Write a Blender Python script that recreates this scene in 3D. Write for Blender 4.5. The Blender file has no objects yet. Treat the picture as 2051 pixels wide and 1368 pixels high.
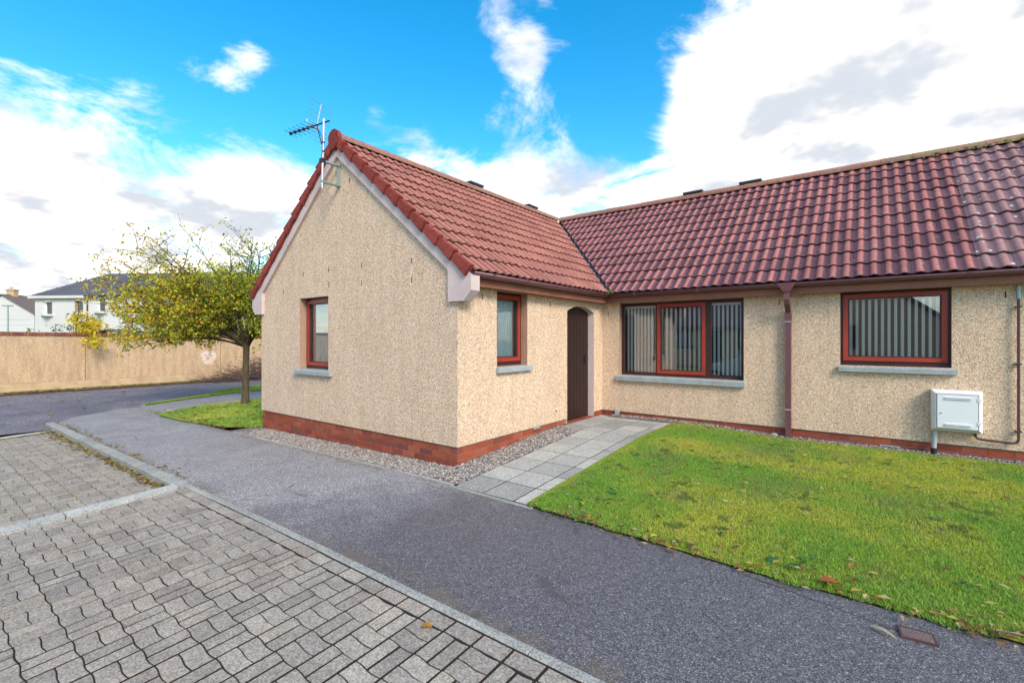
import bpy, bmesh, math, random
import numpy as np
from mathutils import Vector, Matrix
R = math.radians
random.seed(7); rng = np.random.default_rng(7)
SC = bpy.context.scene
COL = SC.collection

# ------------------------------------------------------------------ camera
D = 3.818            # wing wall plane (y); gable corner is the origin, z = 0 is the top of the brick base
W = 4.954            # gable width
YAW = 0.6506
CAM = Vector((3.9214, -4.0766, 1.30))
cam = bpy.data.cameras.new('camera'); camo = bpy.data.objects.new('camera', cam); COL.objects.link(camo)
camo.location = CAM; camo.rotation_euler = (R(90), 0, YAW)
cam.sensor_width = 36; cam.lens = 36*941.27/2051
cam.shift_y = (678.6-684)/2051*-1*-1
cam.clip_start = .05; cam.clip_end = 1500
SC.camera = camo
FWD = Vector((-math.sin(YAW), math.cos(YAW), 0)); RGT = Vector((math.cos(YAW), math.sin(YAW), 0))
def pix(u, v, depth):            # point of the place seen at a photograph pixel, used for measuring only
    return CAM + FWD*depth + RGT*((u-1025.5)/941.27*depth) + Vector((0, 0, (678.6-v)/941.27*depth))
def pdir(u, v):
    return (FWD + RGT*((u-1025.5)/941.27) + Vector((0, 0, (678.6-v)/941.27))).normalized()

# ------------------------------------------------------------------ world, sun, exposure
SUN_EL, SUN_AZ = R(36), R(-27)          # azimuth measured from +X towards +Y
world = bpy.data.worlds.new('World'); SC.world = world; world.use_nodes = True
def build_world():
    nt = world.node_tree; N = nt.nodes; L = nt.links; N.clear()
    out = N.new('ShaderNodeOutputWorld'); bg = N.new('ShaderNodeBackground'); L.new(bg.outputs[0], out.inputs[0])
    bg.inputs[1].default_value = 0.1
    sky = N.new('ShaderNodeTexSky'); sky.sky_type = 'NISHITA'; sky.sun_disc = False
    sky.sun_elevation = SUN_EL; sky.sun_rotation = R(90)-SUN_AZ; sky.air_density = 1.0; sky.dust_density = .3; sky.ozone_density = 2.0
    hs = N.new('ShaderNodeHueSaturation'); hs.inputs['Saturation'].default_value = 1.44; hs.inputs['Value'].default_value = 1.15
    hs.inputs['Hue'].default_value = .486
    L.new(sky.outputs[0], hs.inputs['Color'])
    tc = N.new('ShaderNodeTexCoord')
    def math_(op, a, b=None, clamp=False):
        m = N.new('ShaderNodeMath'); m.operation = op; m.use_clamp = clamp
        for i, x in enumerate((a, b)):
            if x is None: continue
            if isinstance(x, (int, float)): m.inputs[i].default_value = x
            else: L.new(x, m.inputs[i])
        return m.outputs[0]
    sep = N.new('ShaderNodeSeparateXYZ'); L.new(tc.outputs['Generated'], sep.inputs[0])
    zz = math_('ADD', math_('MAXIMUM', sep.outputs[2], 0.0), .22)
    px = math_('DIVIDE', sep.outputs[0], zz); py = math_('DIVIDE', sep.outputs[1], zz)
    cmb = N.new('ShaderNodeCombineXYZ'); L.new(px, cmb.inputs[0]); L.new(py, cmb.inputs[1])
    def noise(scale, detail, rough, off, dist=0.0):
        mp = N.new('ShaderNodeMapping'); mp.inputs['Location'].default_value = off; L.new(cmb.outputs[0], mp.inputs[0])
        n = N.new('ShaderNodeTexNoise'); n.noise_dimensions = '2D'; n.inputs['Scale'].default_value = scale; n.inputs['Detail'].default_value = detail
        n.inputs['Roughness'].default_value = rough; n.inputs['Distortion'].default_value = dist
        L.new(mp.outputs[0], n.inputs['Vector']); return n.outputs[0]
    n1 = noise(2.3, 8, .67, (3.1, 1.7, 0), .4)
    n0 = noise(.75, 1, .5, (7.3, 4.2, 0))
    acc = math_('ADD', math_('MULTIPLY', math_('SUBTRACT', n1, .435), 2.9), math_('MULTIPLY', math_('SUBTRACT', n0, .5), .6))
    blobs = [  # photograph pixel, angular radius (deg), weight: the large cloud masses and the blue gaps in view
        (1750, 120, 19, .42), (2000, 60, 16, .35), (1500, 230, 9, .30), (1560, 350, 11, .42), (1330, 340, 7, .36), (1900, 260, 15, .35),
        (1080, 400, 7, .42), (980, 370, 5, .2),
        (110, 340, 11, .40), (350, 350, 9, .40), (520, 400, 7, .40), (560, 480, 8, .35), (60, 480, 13, .20), (300, 470, 10, .22), (-150, 350, 12, .35),
        (430, 90, 4.2, .85), (520, 160, 4.0, .8), (650, 190, 2.8, .5), (30, 190, 4.5, .28),
        (960, 20, 3.0, .36), (1040, 100, 3.4, .40), (1060, 180, 3.0, .30), (1150, 200, 2.6, .28), (975, 225, 2.6, .30), (1050, 280, 2.6, .34),
        (830, 300, 3.2, .48), (730, 270, 2.8, .34), (1140, 110, 2.0, .22),
        (230, 150, 13, -.42), (760, 120, 13, -.48), (1240, 90, 8, -.5), (1240, 230, 6, -.42), (980, 240, 5, -.22), (560, 30, 9, -.34), (880, 200, 6, -.3), (150, 20, 12, -.35), (620, 250, 5, -.25), (900, 60, 5, -.2)]
    for u, v, rad, w in blobs:
        dv = pdir(u, v)
        vm = N.new('ShaderNodeVectorMath'); vm.operation = 'DOT_PRODUCT'; L.new(tc.outputs['Generated'], vm.inputs[0]); vm.inputs[1].default_value = dv
        mr = N.new('ShaderNodeMapRange'); mr.interpolation_type = 'SMOOTHERSTEP'
        mr.inputs[1].default_value = math.cos(R(rad*1.25)); mr.inputs[2].default_value = 1; mr.inputs[3].default_value = 0; mr.inputs[4].default_value = w*.8 if w > 0 else w*1.1
        L.new(vm.outputs['Value'], mr.inputs[0]); acc = math_('ADD', acc, mr.outputs[0])
    mr = N.new('ShaderNodeMapRange'); mr.interpolation_type = 'SMOOTHSTEP'; L.new(acc, mr.inputs[0])
    mr.inputs[1].default_value = -.12; mr.inputs[2].default_value = .98; mr.inputs[3].default_value = 0; mr.inputs[4].default_value = 1
    # cloud body: white with soft grey undersides
    n2 = noise(2.4, 4, .62, (1.0, 9.0, 0))
    mg = N.new('ShaderNodeMapRange'); mg.interpolation_type = 'SMOOTHSTEP'; L.new(math_('ADD', n2, math_('MULTIPLY', acc, .12)), mg.inputs[0])
    mg.inputs[1].default_value = .36; mg.inputs[2].default_value = .78; mg.inputs[3].default_value = 0; mg.inputs[4].default_value = 1
    cc = N.new('ShaderNodeMix'); cc.data_type = 'RGBA'; L.new(mg.outputs[0], cc.inputs['Factor'])
    cc.inputs['A'].default_value = (8.6, 7.5, 6.3, 1); cc.inputs['B'].default_value = (2.75, 2.95, 3.25, 1)
    # thin haze towards the horizon
    hz = N.new('ShaderNodeMapRange'); hz.interpolation_type = 'SMOOTHSTEP'; L.new(sep.outputs[2], hz.inputs[0])
    hz.inputs[1].default_value = 0.0; hz.inputs[2].default_value = .34; hz.inputs[3].default_value = .45; hz.inputs[4].default_value = 0
    mm = math_('MAXIMUM', mr.outputs[0], hz.outputs[0])
    mx = N.new('ShaderNodeMix'); mx.data_type = 'RGBA'; L.new(mm, mx.inputs['Factor']); L.new(hs.outputs[0], mx.inputs['A']); L.new(cc.outputs['Result'], mx.inputs['B'])
    L.new(mx.outputs['Result'], bg.inputs[0])
build_world()
world.cycles.sampling_method = 'MANUAL'; world.cycles.sample_map_resolution = 256
sl = bpy.data.lights.new('sun', 'SUN'); sl.energy = 1.5; sl.angle = R(22); sl.color = (1, .90, .76)
so = bpy.data.objects.new('sun', sl); COL.objects.link(so)
sdir = Vector((math.cos(SUN_EL)*math.cos(SUN_AZ), math.cos(SUN_EL)*math.sin(SUN_AZ), math.sin(SUN_EL)))
so.rotation_euler = sdir.to_track_quat('Z', 'Y').to_euler(); so.location = sdir*40
SC.view_settings.view_transform = 'Standard'; SC.view_settings.look = 'None'; SC.view_settings.exposure = 1.42; SC.view_settings.gamma = 1
SC.view_settings.use_curve_mapping = False
SC.render.engine = 'CYCLES'; SC.cycles.use_denoising = True; SC.cycles.max_bounces = 5; SC.cycles.diffuse_bounces = 2; SC.cycles.glossy_bounces = 3; SC.cycles.transparent_max_bounces = 8
SC.cycles.use_adaptive_sampling = True; SC.cycles.adaptive_threshold = .02

# ------------------------------------------------------------------ materials
def srgb(r, g, b):
    f = lambda c: (c/255/12.92) if c/255 <= .04045 else ((c/255+.055)/1.055)**2.4
    return (f(r), f(g), f(b), 1)
class NT:
    def __init__(s, name, rough=.8, spec=.3):
        m = bpy.data.materials.new(name); m.use_nodes = True; s.m = m; s.N = m.node_tree.nodes; s.L = m.node_tree.links
        s.b = s.N['Principled BSDF']; s.b.inputs['Roughness'].default_value = rough; s.b.inputs['Specular IOR Level'].default_value = spec
        s._o = None
    def obj(s):
        if not s._o: s._o = s.N.new('ShaderNodeTexCoord').outputs['Object']
        return s._o
    def gen(s): return s.N.new('ShaderNodeTexCoord').outputs['Generated']
    def put(s, x, inp):
        if x is None: return
        if hasattr(x, 'links') or isinstance(x, bpy.types.NodeSocket): s.L.new(x, inp)
        else: inp.default_value = x
    def noise(s, scale, detail=4, rough=.55, vec=None, dist=0, col=False):
        n = s.N.new('ShaderNodeTexNoise'); n.inputs['Scale'].default_value = scale; n.inputs['Detail'].default_value = detail
        n.inputs['Roughness'].default_value = rough; n.inputs['Distortion'].default_value = dist; s.L.new(vec or s.obj(), n.inputs['Vector'])
        return n.outputs['Color' if col else 'Fac']
    def vor(s, scale, out='Color', vec=None, feature='F1', rnd=1):
        n = s.N.new('ShaderNodeTexVoronoi'); n.feature = feature; n.inputs['Scale'].default_value = scale; n.inputs['Randomness'].default_value = rnd
        s.L.new(vec or s.obj(), n.inputs['Vector']); return n.outputs[out]
    def ramp(s, x, stops, mode='LINEAR'):
        n = s.N.new('ShaderNodeValToRGB'); n.color_ramp.interpolation = mode; e = n.color_ramp.elements
        while len(e) < len(stops): e.new(.5)
        for i, (p, c) in enumerate(stops):
            e[i].position = p; e[i].color = c if len(c) == 4 else (*c, 1)
        s.L.new(x, n.inputs[0]); return n.outputs[0]
    def mix(s, f, a, b, mode='MIX'):
        n = s.N.new('ShaderNodeMix'); n.data_type = 'RGBA'; n.blend_type = mode
        s.put(f, n.inputs['Factor']); s.put(a, n.inputs['A']); s.put(b, n.inputs['B']); return n.outputs['Result']
    def math(s, op, a, b=None, clamp=False):
        n = s.N.new('ShaderNodeMath'); n.operation = op; n.use_clamp = clamp; s.put(a, n.inputs[0])
        if b is not None: s.put(b, n.inputs[1])
        return n.outputs[0]
    def mr(s, x, a, b, c=0, d=1, smooth=True):
        n = s.N.new('ShaderNodeMapRange'); n.interpolation_type = 'SMOOTHSTEP' if smooth else 'LINEAR'
        s.put(x, n.inputs[0])
        for i, v in enumerate((a, b, c, d)): n.inputs[i+1].default_value = v
        return n.outputs[0]
    def sep(s, vec=None):
        n = s.N.new('ShaderNodeSeparateXYZ'); s.L.new(vec or s.obj(), n.inputs[0]); return n.outputs
    def attr(s, name, out='Fac'):
        n = s.N.new('ShaderNodeAttribute'); n.attribute_name = name; return n.outputs[out]
    def rnd(s):   # random number of the piece, whether it is an object of its own or an island of a joined mesh
        o = s.N.new('ShaderNodeObjectInfo').outputs['Random']
        return s.math('FRACT', s.math('ADD', o, s.attr('rnd')))
    def scale(s, vec, sc):
        n = s.N.new('ShaderNodeMapping'); s.L.new(vec, n.inputs[0]); n.inputs['Scale'].default_value = sc; return n.outputs[0]
    def base(s, c): s.put(c, s.b.inputs['Base Color'])
    def rough(s, c): s.put(c, s.b.inputs['Roughness'])
    def bump(s, h, strength=.5, dist=.01, prev=None):
        n = s.N.new('ShaderNodeBump'); n.inputs['Strength'].default_value = strength; n.inputs['Distance'].default_value = dist
        s.put(h, n.inputs['Height']); s.L.new(n.outputs[0], s.b.inputs['Normal']); return n.outputs[0]
def worldpos(t):
    return t.N.new('ShaderNodeNewGeometry').outputs['Position']
M = {}
def harling(name, tint=(1, 1, 1), stops=None, grime=.34):
    t = NT(name, .9, .2); p = worldpos(t)
    c1 = t.vor(120, vec=p); f = t.sep(c1)[0]
    stops = stops or [(0, srgb(160, 128, 104)), (.12, srgb(196, 158, 126)), (.3, srgb(218, 190, 158)), (.55, srgb(232, 212, 184)), (.74, srgb(212, 176, 140)), (.86, srgb(242, 232, 216)), (1, srgb(172, 156, 146))]
    a = t.ramp(f, stops)
    c2 = t.vor(60, vec=p); b = t.ramp(t.sep(c2)[1], [(0, (.8, .78, .75)), (.5, (1, 1, 1)), (1, (1.14, 1.12, 1.08))])
    c = t.mix(.75, a, b, 'MULTIPLY')
    n = t.noise(1.2, 4, .6, p); c = t.mix(.35, c, t.ramp(n, [(.3, (.86, .84, .82)), (.7, (1.08, 1.06, 1.02))]), 'MULTIPLY')
    st = t.noise(3, 5, .6, t.scale(p, (2.2, 2.2, .35))); c = t.mix(grime, c, t.ramp(st, [(.35, (.75, .73, .7)), (.6, (1, 1, 1))]), 'MULTIPLY')
    c = t.mix(1, c, (*tint, 1), 'MULTIPLY')
    t.base(c); d = t.vor(80, 'Distance', p); t.bump(t.math('MULTIPLY', d, -1), .7, .009); return t.m
M['harl'] = harling('pebble_dash', (1.06, 1.02, 1.02))
M['harl_wall'] = harling('pebble_dash_boundary', (.88, .80, .70), None, .75)
def plain(name, col, rough=.6, spec=.35, nscale=6, amt=.25, bump=0, metal=0, fine=0):
    t = NT(name, rough, spec); p = worldpos(t); n = t.noise(nscale, 6, .6, p)
    c = t.mix(amt, col, t.ramp(n, [(.25, (.55, .55, .55)), (.75, (1.35, 1.35, 1.35))]), 'MULTIPLY')
    if fine:
        v = t.noise(fine, 2, .5, p); c = t.mix(.3, c, t.ramp(v, [(.35, (.55, .55, .55)), (.65, (1.4, 1.4, 1.4))]), 'MULTIPLY')
        t.bump(v, .3, .003)
    t.base(c); t.b.inputs['Metallic'].default_value = metal
    t.rough(t.mr(n, .2, .8, max(.05, rough-.12), min(1, rough+.12)))
    if bump: t.bump(t.noise(nscale*12, 3, .6, p), bump, .004)
    return t.m
M['barge'] = plain('painted_barge_board', srgb(205, 184, 178), .7, .25, 4, .3)
M['reveal'] = plain('smooth_render_band', srgb(168, 132, 112), .8, .2, 5, .3, .2)
M['fascia'] = plain('brown_stained_timber', srgb(142, 92, 72), .55, .35, 3, .5)
M['gutter'] = plain('brown_plastic_gutter', srgb(112, 72, 74), .38, .45, 7, .25)
M['frame'] = plain('dark_brown_frame', srgb(62, 38, 36), .4, .4, 6, .3)
M['sash'] = plain('red_brown_sash', srgb(160, 58, 40), .42, .4, 5, .3)
M['doorwood'] = plain('dark_brown_door', srgb(46, 27, 23), .5, .35, 5, .4)
M['sill'] = plain('concrete_sill', srgb(158, 164, 164), .85, .2, 9, .5, 0, 0, 120)
M['white'] = plain('white_plastic', srgb(226, 226, 226), .4, .4, 3, .08)
M['greypl'] = plain('grey_plastic', srgb(170, 175, 176), .5, .4, 4, .15)
M['black'] = plain('black_plastic', srgb(38, 38, 42), .5, .4, 5, .2)
M['pipe'] = plain('brown_metal_pipe', srgb(84, 60, 58), .5, .4, 8, .4)
M['alu'] = plain('aluminium', srgb(205, 208, 210), .35, .5, 9, .15, 0, .8)
M['galv'] = plain('galvanised_steel', srgb(150, 170, 165), .5, .5, 14, .3, 0, .5)
M['room'] = plain('room_paint', srgb(92, 84, 76), .9, .2, 2, .2)
def blindmat():
    t = NT('white_blind_fabric', .8, .2); t.base(srgb(246, 247, 242)); tr = t.N.new('ShaderNodeBsdfTranslucent'); tr.inputs[0].default_value = (.88, .9, .86, 1)
    mx = t.N.new('ShaderNodeMixShader'); mx.inputs[0].default_value = .1; t.L.new(t.b.outputs[0], mx.inputs[1]); t.L.new(tr.outputs[0], mx.inputs[2]); t.L.new(mx.outputs[0], t.N['Material Output'].inputs[0]); return t.m
M['blind'] = blindmat()
M['curtain'] = plain('net_curtain', srgb(196, 214, 218), .9, .1, 5, .15)
M['lead'] = plain('valley_lining', srgb(34, 44, 58), .5, .4, 6, .4)
M['mortar'] = plain('mortar', srgb(146, 118, 108), .95, .1, 30, .4, .3)
M['slot'] = plain('weep_slot_shadow_gap', srgb(70, 52, 40), .9, .1, 5, .2)
def brickmat(name, cols, rough=.85):
    t = NT(name, rough, .2); p = worldpos(t); r = t.rnd()
    c = t.ramp(r, cols); n = t.noise(14, 5, .65, p); c = t.mix(.6, c, t.ramp(n, [(.25, (.62, .58, .58)), (.7, (1.2, 1.15, 1.1))]), 'MULTIPLY')
    n2 = t.noise(120, 2, .5, p); c = t.mix(.25, c, t.ramp(n2, [(.3, (.6, .6, .6)), (.7, (1.3, 1.3, 1.3))]), 'MULTIPLY')
    t.base(c); t.bump(n2, .35, .003); return t.m
M['coping'] = brickmat('coping_brick', [(0, srgb(128, 78, 62)), (.35, srgb(146, 92, 72)), (.7, srgb(112, 72, 62)), (1, srgb(160, 110, 88))])
M['brick'] = brickmat('red_brick', [(0, srgb(146, 72, 52)), (.3, srgb(164, 86, 60)), (.55, srgb(132, 66, 54)), (.8, srgb(172, 98, 72)), (1, srgb(114, 64, 62))])
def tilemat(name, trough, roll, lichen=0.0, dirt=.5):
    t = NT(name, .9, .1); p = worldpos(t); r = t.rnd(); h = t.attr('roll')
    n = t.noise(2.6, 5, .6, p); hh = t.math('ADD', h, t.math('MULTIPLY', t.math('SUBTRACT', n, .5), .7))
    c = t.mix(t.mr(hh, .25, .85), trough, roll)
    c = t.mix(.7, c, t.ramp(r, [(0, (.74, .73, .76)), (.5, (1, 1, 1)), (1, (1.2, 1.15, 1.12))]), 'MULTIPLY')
    n2 = t.noise(22, 5, .65, p); c = t.mix(dirt, c, t.ramp(n2, [(.3, (.55, .53, .55)), (.65, (1.2, 1.18, 1.15))]), 'MULTIPLY')
    n3 = t.noise(150, 2, .5, p)
    if lichen:
        v = t.vor(9, 'Distance', p); nn = t.noise(16, 3, .6, p)
        m = t.mr(t.math('ADD', v, t.math('MULTIPLY', nn, .35)), .28, .38, 1, 0)
        c = t.mix(t.math('MULTIPLY', m, lichen), c, srgb(205, 205, 200))
    t.base(c); t.bump(n3, .35, .003); return t.m
M['tile'] = tilemat('terracotta_tile_lit', srgb(128, 84, 78), srgb(172, 114, 100))  # gable slope: sunlit brightness and warmth are put into the tile colour
M['tile_wing'] = tilemat('terracotta_tile_shaded', srgb(96, 70, 78), srgb(168, 110, 104), .12)  # same tile on the wing slope, its shade painted in as darker purple
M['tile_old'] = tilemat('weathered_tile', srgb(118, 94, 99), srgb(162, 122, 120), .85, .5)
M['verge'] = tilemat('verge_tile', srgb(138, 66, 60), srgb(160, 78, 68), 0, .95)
def ridgemat():
    t = NT('ridge_tile', .8, .25); p = worldpos(t); r = t.rnd()
    c = t.ramp(r, [(0, srgb(144, 100, 88)), (.5, srgb(158, 114, 100)), (1, srgb(134, 106, 98))])
    n = t.noise(18, 5, .65, p); c = t.mix(.6, c, t.ramp(n, [(.3, (.6, .6, .58)), (.65, (1.15, 1.15, 1.1))]), 'MULTIPLY')
    x = t.sep(p)[0]; moss = t.math('MULTIPLY', t.mr(x, 3.9, 4.8), t.mr(t.noise(13, 5, .7, p), .42, .6))
    c = t.mix(moss, c, t.mix(t.noise(30, 2, .5, p), srgb(84, 86, 42), srgb(170, 150, 110)))
    t.base(c); t.bump(n, .5, .01); return t.m
M['ridge'] = ridgemat()
def asphalt(name, dark, light, damp=True):
    t = NT(name, .85, .35); p = worldpos(t)
    v = t.sep(t.vor(150, vec=p))[0]; c = t.ramp(v, [(0, dark), (.55, light), (.85, [q*1.3 for q in light[:3]]), (.95, srgb(186, 182, 182)), (1, srgb(222, 218, 214))])
    v2 = t.sep(t.vor(75, vec=p))[1]; c = t.mix(.6, c, t.ramp(v2, [(0, (.68, .68, .69)), (1, (1.25, 1.25, 1.24))]), 'MULTIPLY')
    n = t.noise(1.1, 6, .65, p, .4)
    if damp:
        s = t.sep(p); g = t.mr(t.math('ADD', s[0], t.math('MULTIPLY', s[1], -.35)), -.3, 2.6)   # the right end of the footway is still damp
        n = t.math('SUBTRACT', t.math('ADD', n, .12), t.math('MULTIPLY', g, .52))
    c = t.mix(.9, c, t.ramp(n, [(.25, (.42, .42, .46)), (.42, (.72, .72, .75)), (.55, (1, 1, 1)), (.75, (1.22, 1.22, 1.2))]), 'MULTIPLY')
    moss = t.mr(t.noise(5, 6, .7, p), .6, .72); c = t.mix(t.math('MULTIPLY', moss, .3), c, srgb(96, 100, 70))
    if damp:   # silt and moss gathered along the edging, hairline cracks, old stains
        yy = t.sep(p)[1]; e1 = t.mr(t.math('ABSOLUTE', t.math('ADD', yy, 2.12)), .02, .2, 1, 0); e2 = t.mr(t.math('ABSOLUTE', t.math('ADD', yy, .5)), .0, .22, 1, 0)
        sl_ = t.math('MULTIPLY', t.math('MAXIMUM', e1, e2), t.mr(t.noise(7, 5, .7, p), .42, .62)); c = t.mix(t.math('MULTIPLY', sl_, .6), c, srgb(112, 100, 74))
        ed = t.vor(.9, 'Distance', t.mix(.06, p, t.noise(3, 4, .6, p, 0, True), 'ADD'), 'DISTANCE_TO_EDGE'); cr = t.math('MULTIPLY', t.mr(ed, .0015, .006, 1, 0), t.mr(t.noise(.8, 3, .5, p), .52, .6)); c = t.mix(t.math('MULTIPLY', cr, .7), c, srgb(40, 38, 38))
        ob = t.mr(t.noise(2.3, 3, .5, p, 1.0), .66, .74); c = t.mix(t.math('MULTIPLY', ob, .4), c, srgb(58, 56, 58))
    t.base(c); t.rough(t.mr(n, .25, .55, .55, .9)); t.bump(t.vor(120, 'Distance', p), .6, .006); return t.m
M['asphalt'] = asphalt('worn_tarmac', srgb(92, 88, 90), srgb(141, 136, 137))
M['road'] = asphalt('road_tarmac', srgb(72, 67, 74), srgb(110, 103, 111), False)
def concrete(name, col, mottling=.5, rnd=.25, tintb=None):
    t = NT(name, .88, .25); p = worldpos(t); r = t.rnd()
    c = t.mix(rnd, col, t.ramp(r, [(0, (.55, .56, .58)), (.5, (1, 1, 1)), (1, (1.35, 1.33, 1.24))]), 'MULTIPLY')
    n = t.noise(5, 6, .65, p); c = t.mix(mottling, c, t.ramp(n, [(.28, (.62, .62, .62)), (.7, (1.2, 1.2, 1.2))]), 'MULTIPLY')
    v = t.sep(t.vor(130, vec=p))[0]; c = t.mix(.8, c, t.ramp(v, [(0, (.5, .5, .5)), (.6, (1, 1, 1)), (1, (1.4, 1.38, 1.35))]), 'MULTIPLY')
    if tintb: c = t.mix(t.mr(t.noise(1.7, 4, .6, p), .45, .65), c, t.mix(1, c, tintb, 'MULTIPLY'))
    t.base(c); t.bump(v, .3, .003); return t.m
M['paver'] = concrete('wavy_paving_block', srgb(159, 149, 139), .65, .36, (1.0, .97, .95, 1))
M['kerb'] = concrete('concrete_kerb', srgb(160, 158, 152), .6, .25)
M['strip'] = concrete('pale_concrete_strip', srgb(186, 186, 180), .5, .2)
M['slab'] = concrete('paving_slab', srgb(174, 171, 164), .4, .6)
def jointmat():
    t = NT('mossy_joint_sand', .95, .1); p = worldpos(t); x = t.sep(p)[0]
    c = t.mix(t.noise(40, 3, .6, p), srgb(38, 33, 30), srgb(62, 53, 46))
    g = t.math('MULTIPLY', t.mr(x, -1.9, -2.3, 0, 1), t.mr(t.noise(2.2, 4, .6, p), .35, .55))
    t.base(t.mix(g, c, srgb(120, 112, 40))); return t.m
M['joint'] = jointmat()
def soilmat(name, a, b, c3):
    t = NT(name, .95, .1); p = worldpos(t); c = t.mix(t.noise(9, 5, .6, p), a, b); c = t.mix(t.mr(t.noise(50, 3, .6, p), .5, .65), c, c3)
    t.base(c); t.bump(t.noise(60, 3, .6, p), .5, .01); return t.m
M['soil'] = soilmat('dark_soil', srgb(78, 66, 56), srgb(104, 92, 80), srgb(130, 118, 100))
M['gravelbed'] = soilmat('gravel_bed', srgb(110, 100, 92), srgb(140, 130, 122), srgb(90, 84, 80))
M['turf'] = soilmat('turf', srgb(116, 138, 44), srgb(134, 142, 50), srgb(98, 102, 46))
M['terrain'] = soilmat('rough_ground', srgb(86, 96, 50), srgb(110, 112, 64), srgb(92, 84, 60))
def colattr(name, rough=.7, spec=.2, transl=0.0, nrm=None):
    t = NT(name, rough, spec); c = t.attr('col', 'Color'); t.base(c)
    if transl:
        tr = t.N.new('ShaderNodeBsdfTranslucent'); t.L.new(c, tr.inputs[0]); mx = t.N.new('ShaderNodeMixShader'); mx.inputs[0].default_value = transl
        t.L.new(t.b.outputs[0], mx.inputs[1]); t.L.new(tr.outputs[0], mx.inputs[2]); t.L.new(mx.outputs[0], t.N['Material Output'].inputs[0])
    return t.m
M['grass'] = colattr('grass_blades', .7, .15, .35)
M['leaf'] = colattr('leaves', .6, .2, .45)
M['stone'] = colattr('gravel_stones', .85, .2)
def barkmat():
    t = NT('bark', .9, .15); p = worldpos(t); n = t.noise(10, 6, .7, t.scale(p, (3, 3, .6)))
    t.base(t.ramp(n, [(.3, srgb(58, 50, 38)), (.7, srgb(112, 98, 76))])); t.bump(n, .8, .02); return t.m
M['bark'] = barkmat()
M['twig'] = plain('dry_twigs', srgb(104, 84, 76), .9, .1, 10, .4)
def glassmat():
    t = NT('window_glass'); N, L = t.N, t.L
    fr = N.new('ShaderNodeFresnel'); fr.inputs[0].default_value = 1.52
    f = t.math('MULTIPLY', fr.outputs[0], 2.8, True); f = t.math('ADD', f, .07, True)
    tr = N.new('ShaderNodeBsdfTransparent'); tr.inputs[0].default_value = (.99, 1, .99, 1)
    gl = N.new('ShaderNodeBsdfGlossy'); gl.inputs['Roughness'].default_value = .004; gl.inputs[0].default_value = (.95, .97, 1, 1)
    mx = N.new('ShaderNodeMixShader'); L.new(f, mx.inputs[0]); L.new(tr.outputs[0], mx.inputs[1]); L.new(gl.outputs[0], mx.inputs[2])
    L.new(mx.outputs[0], N['Material Output'].inputs[0]); return t.m
M['glass'] = glassmat()

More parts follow.
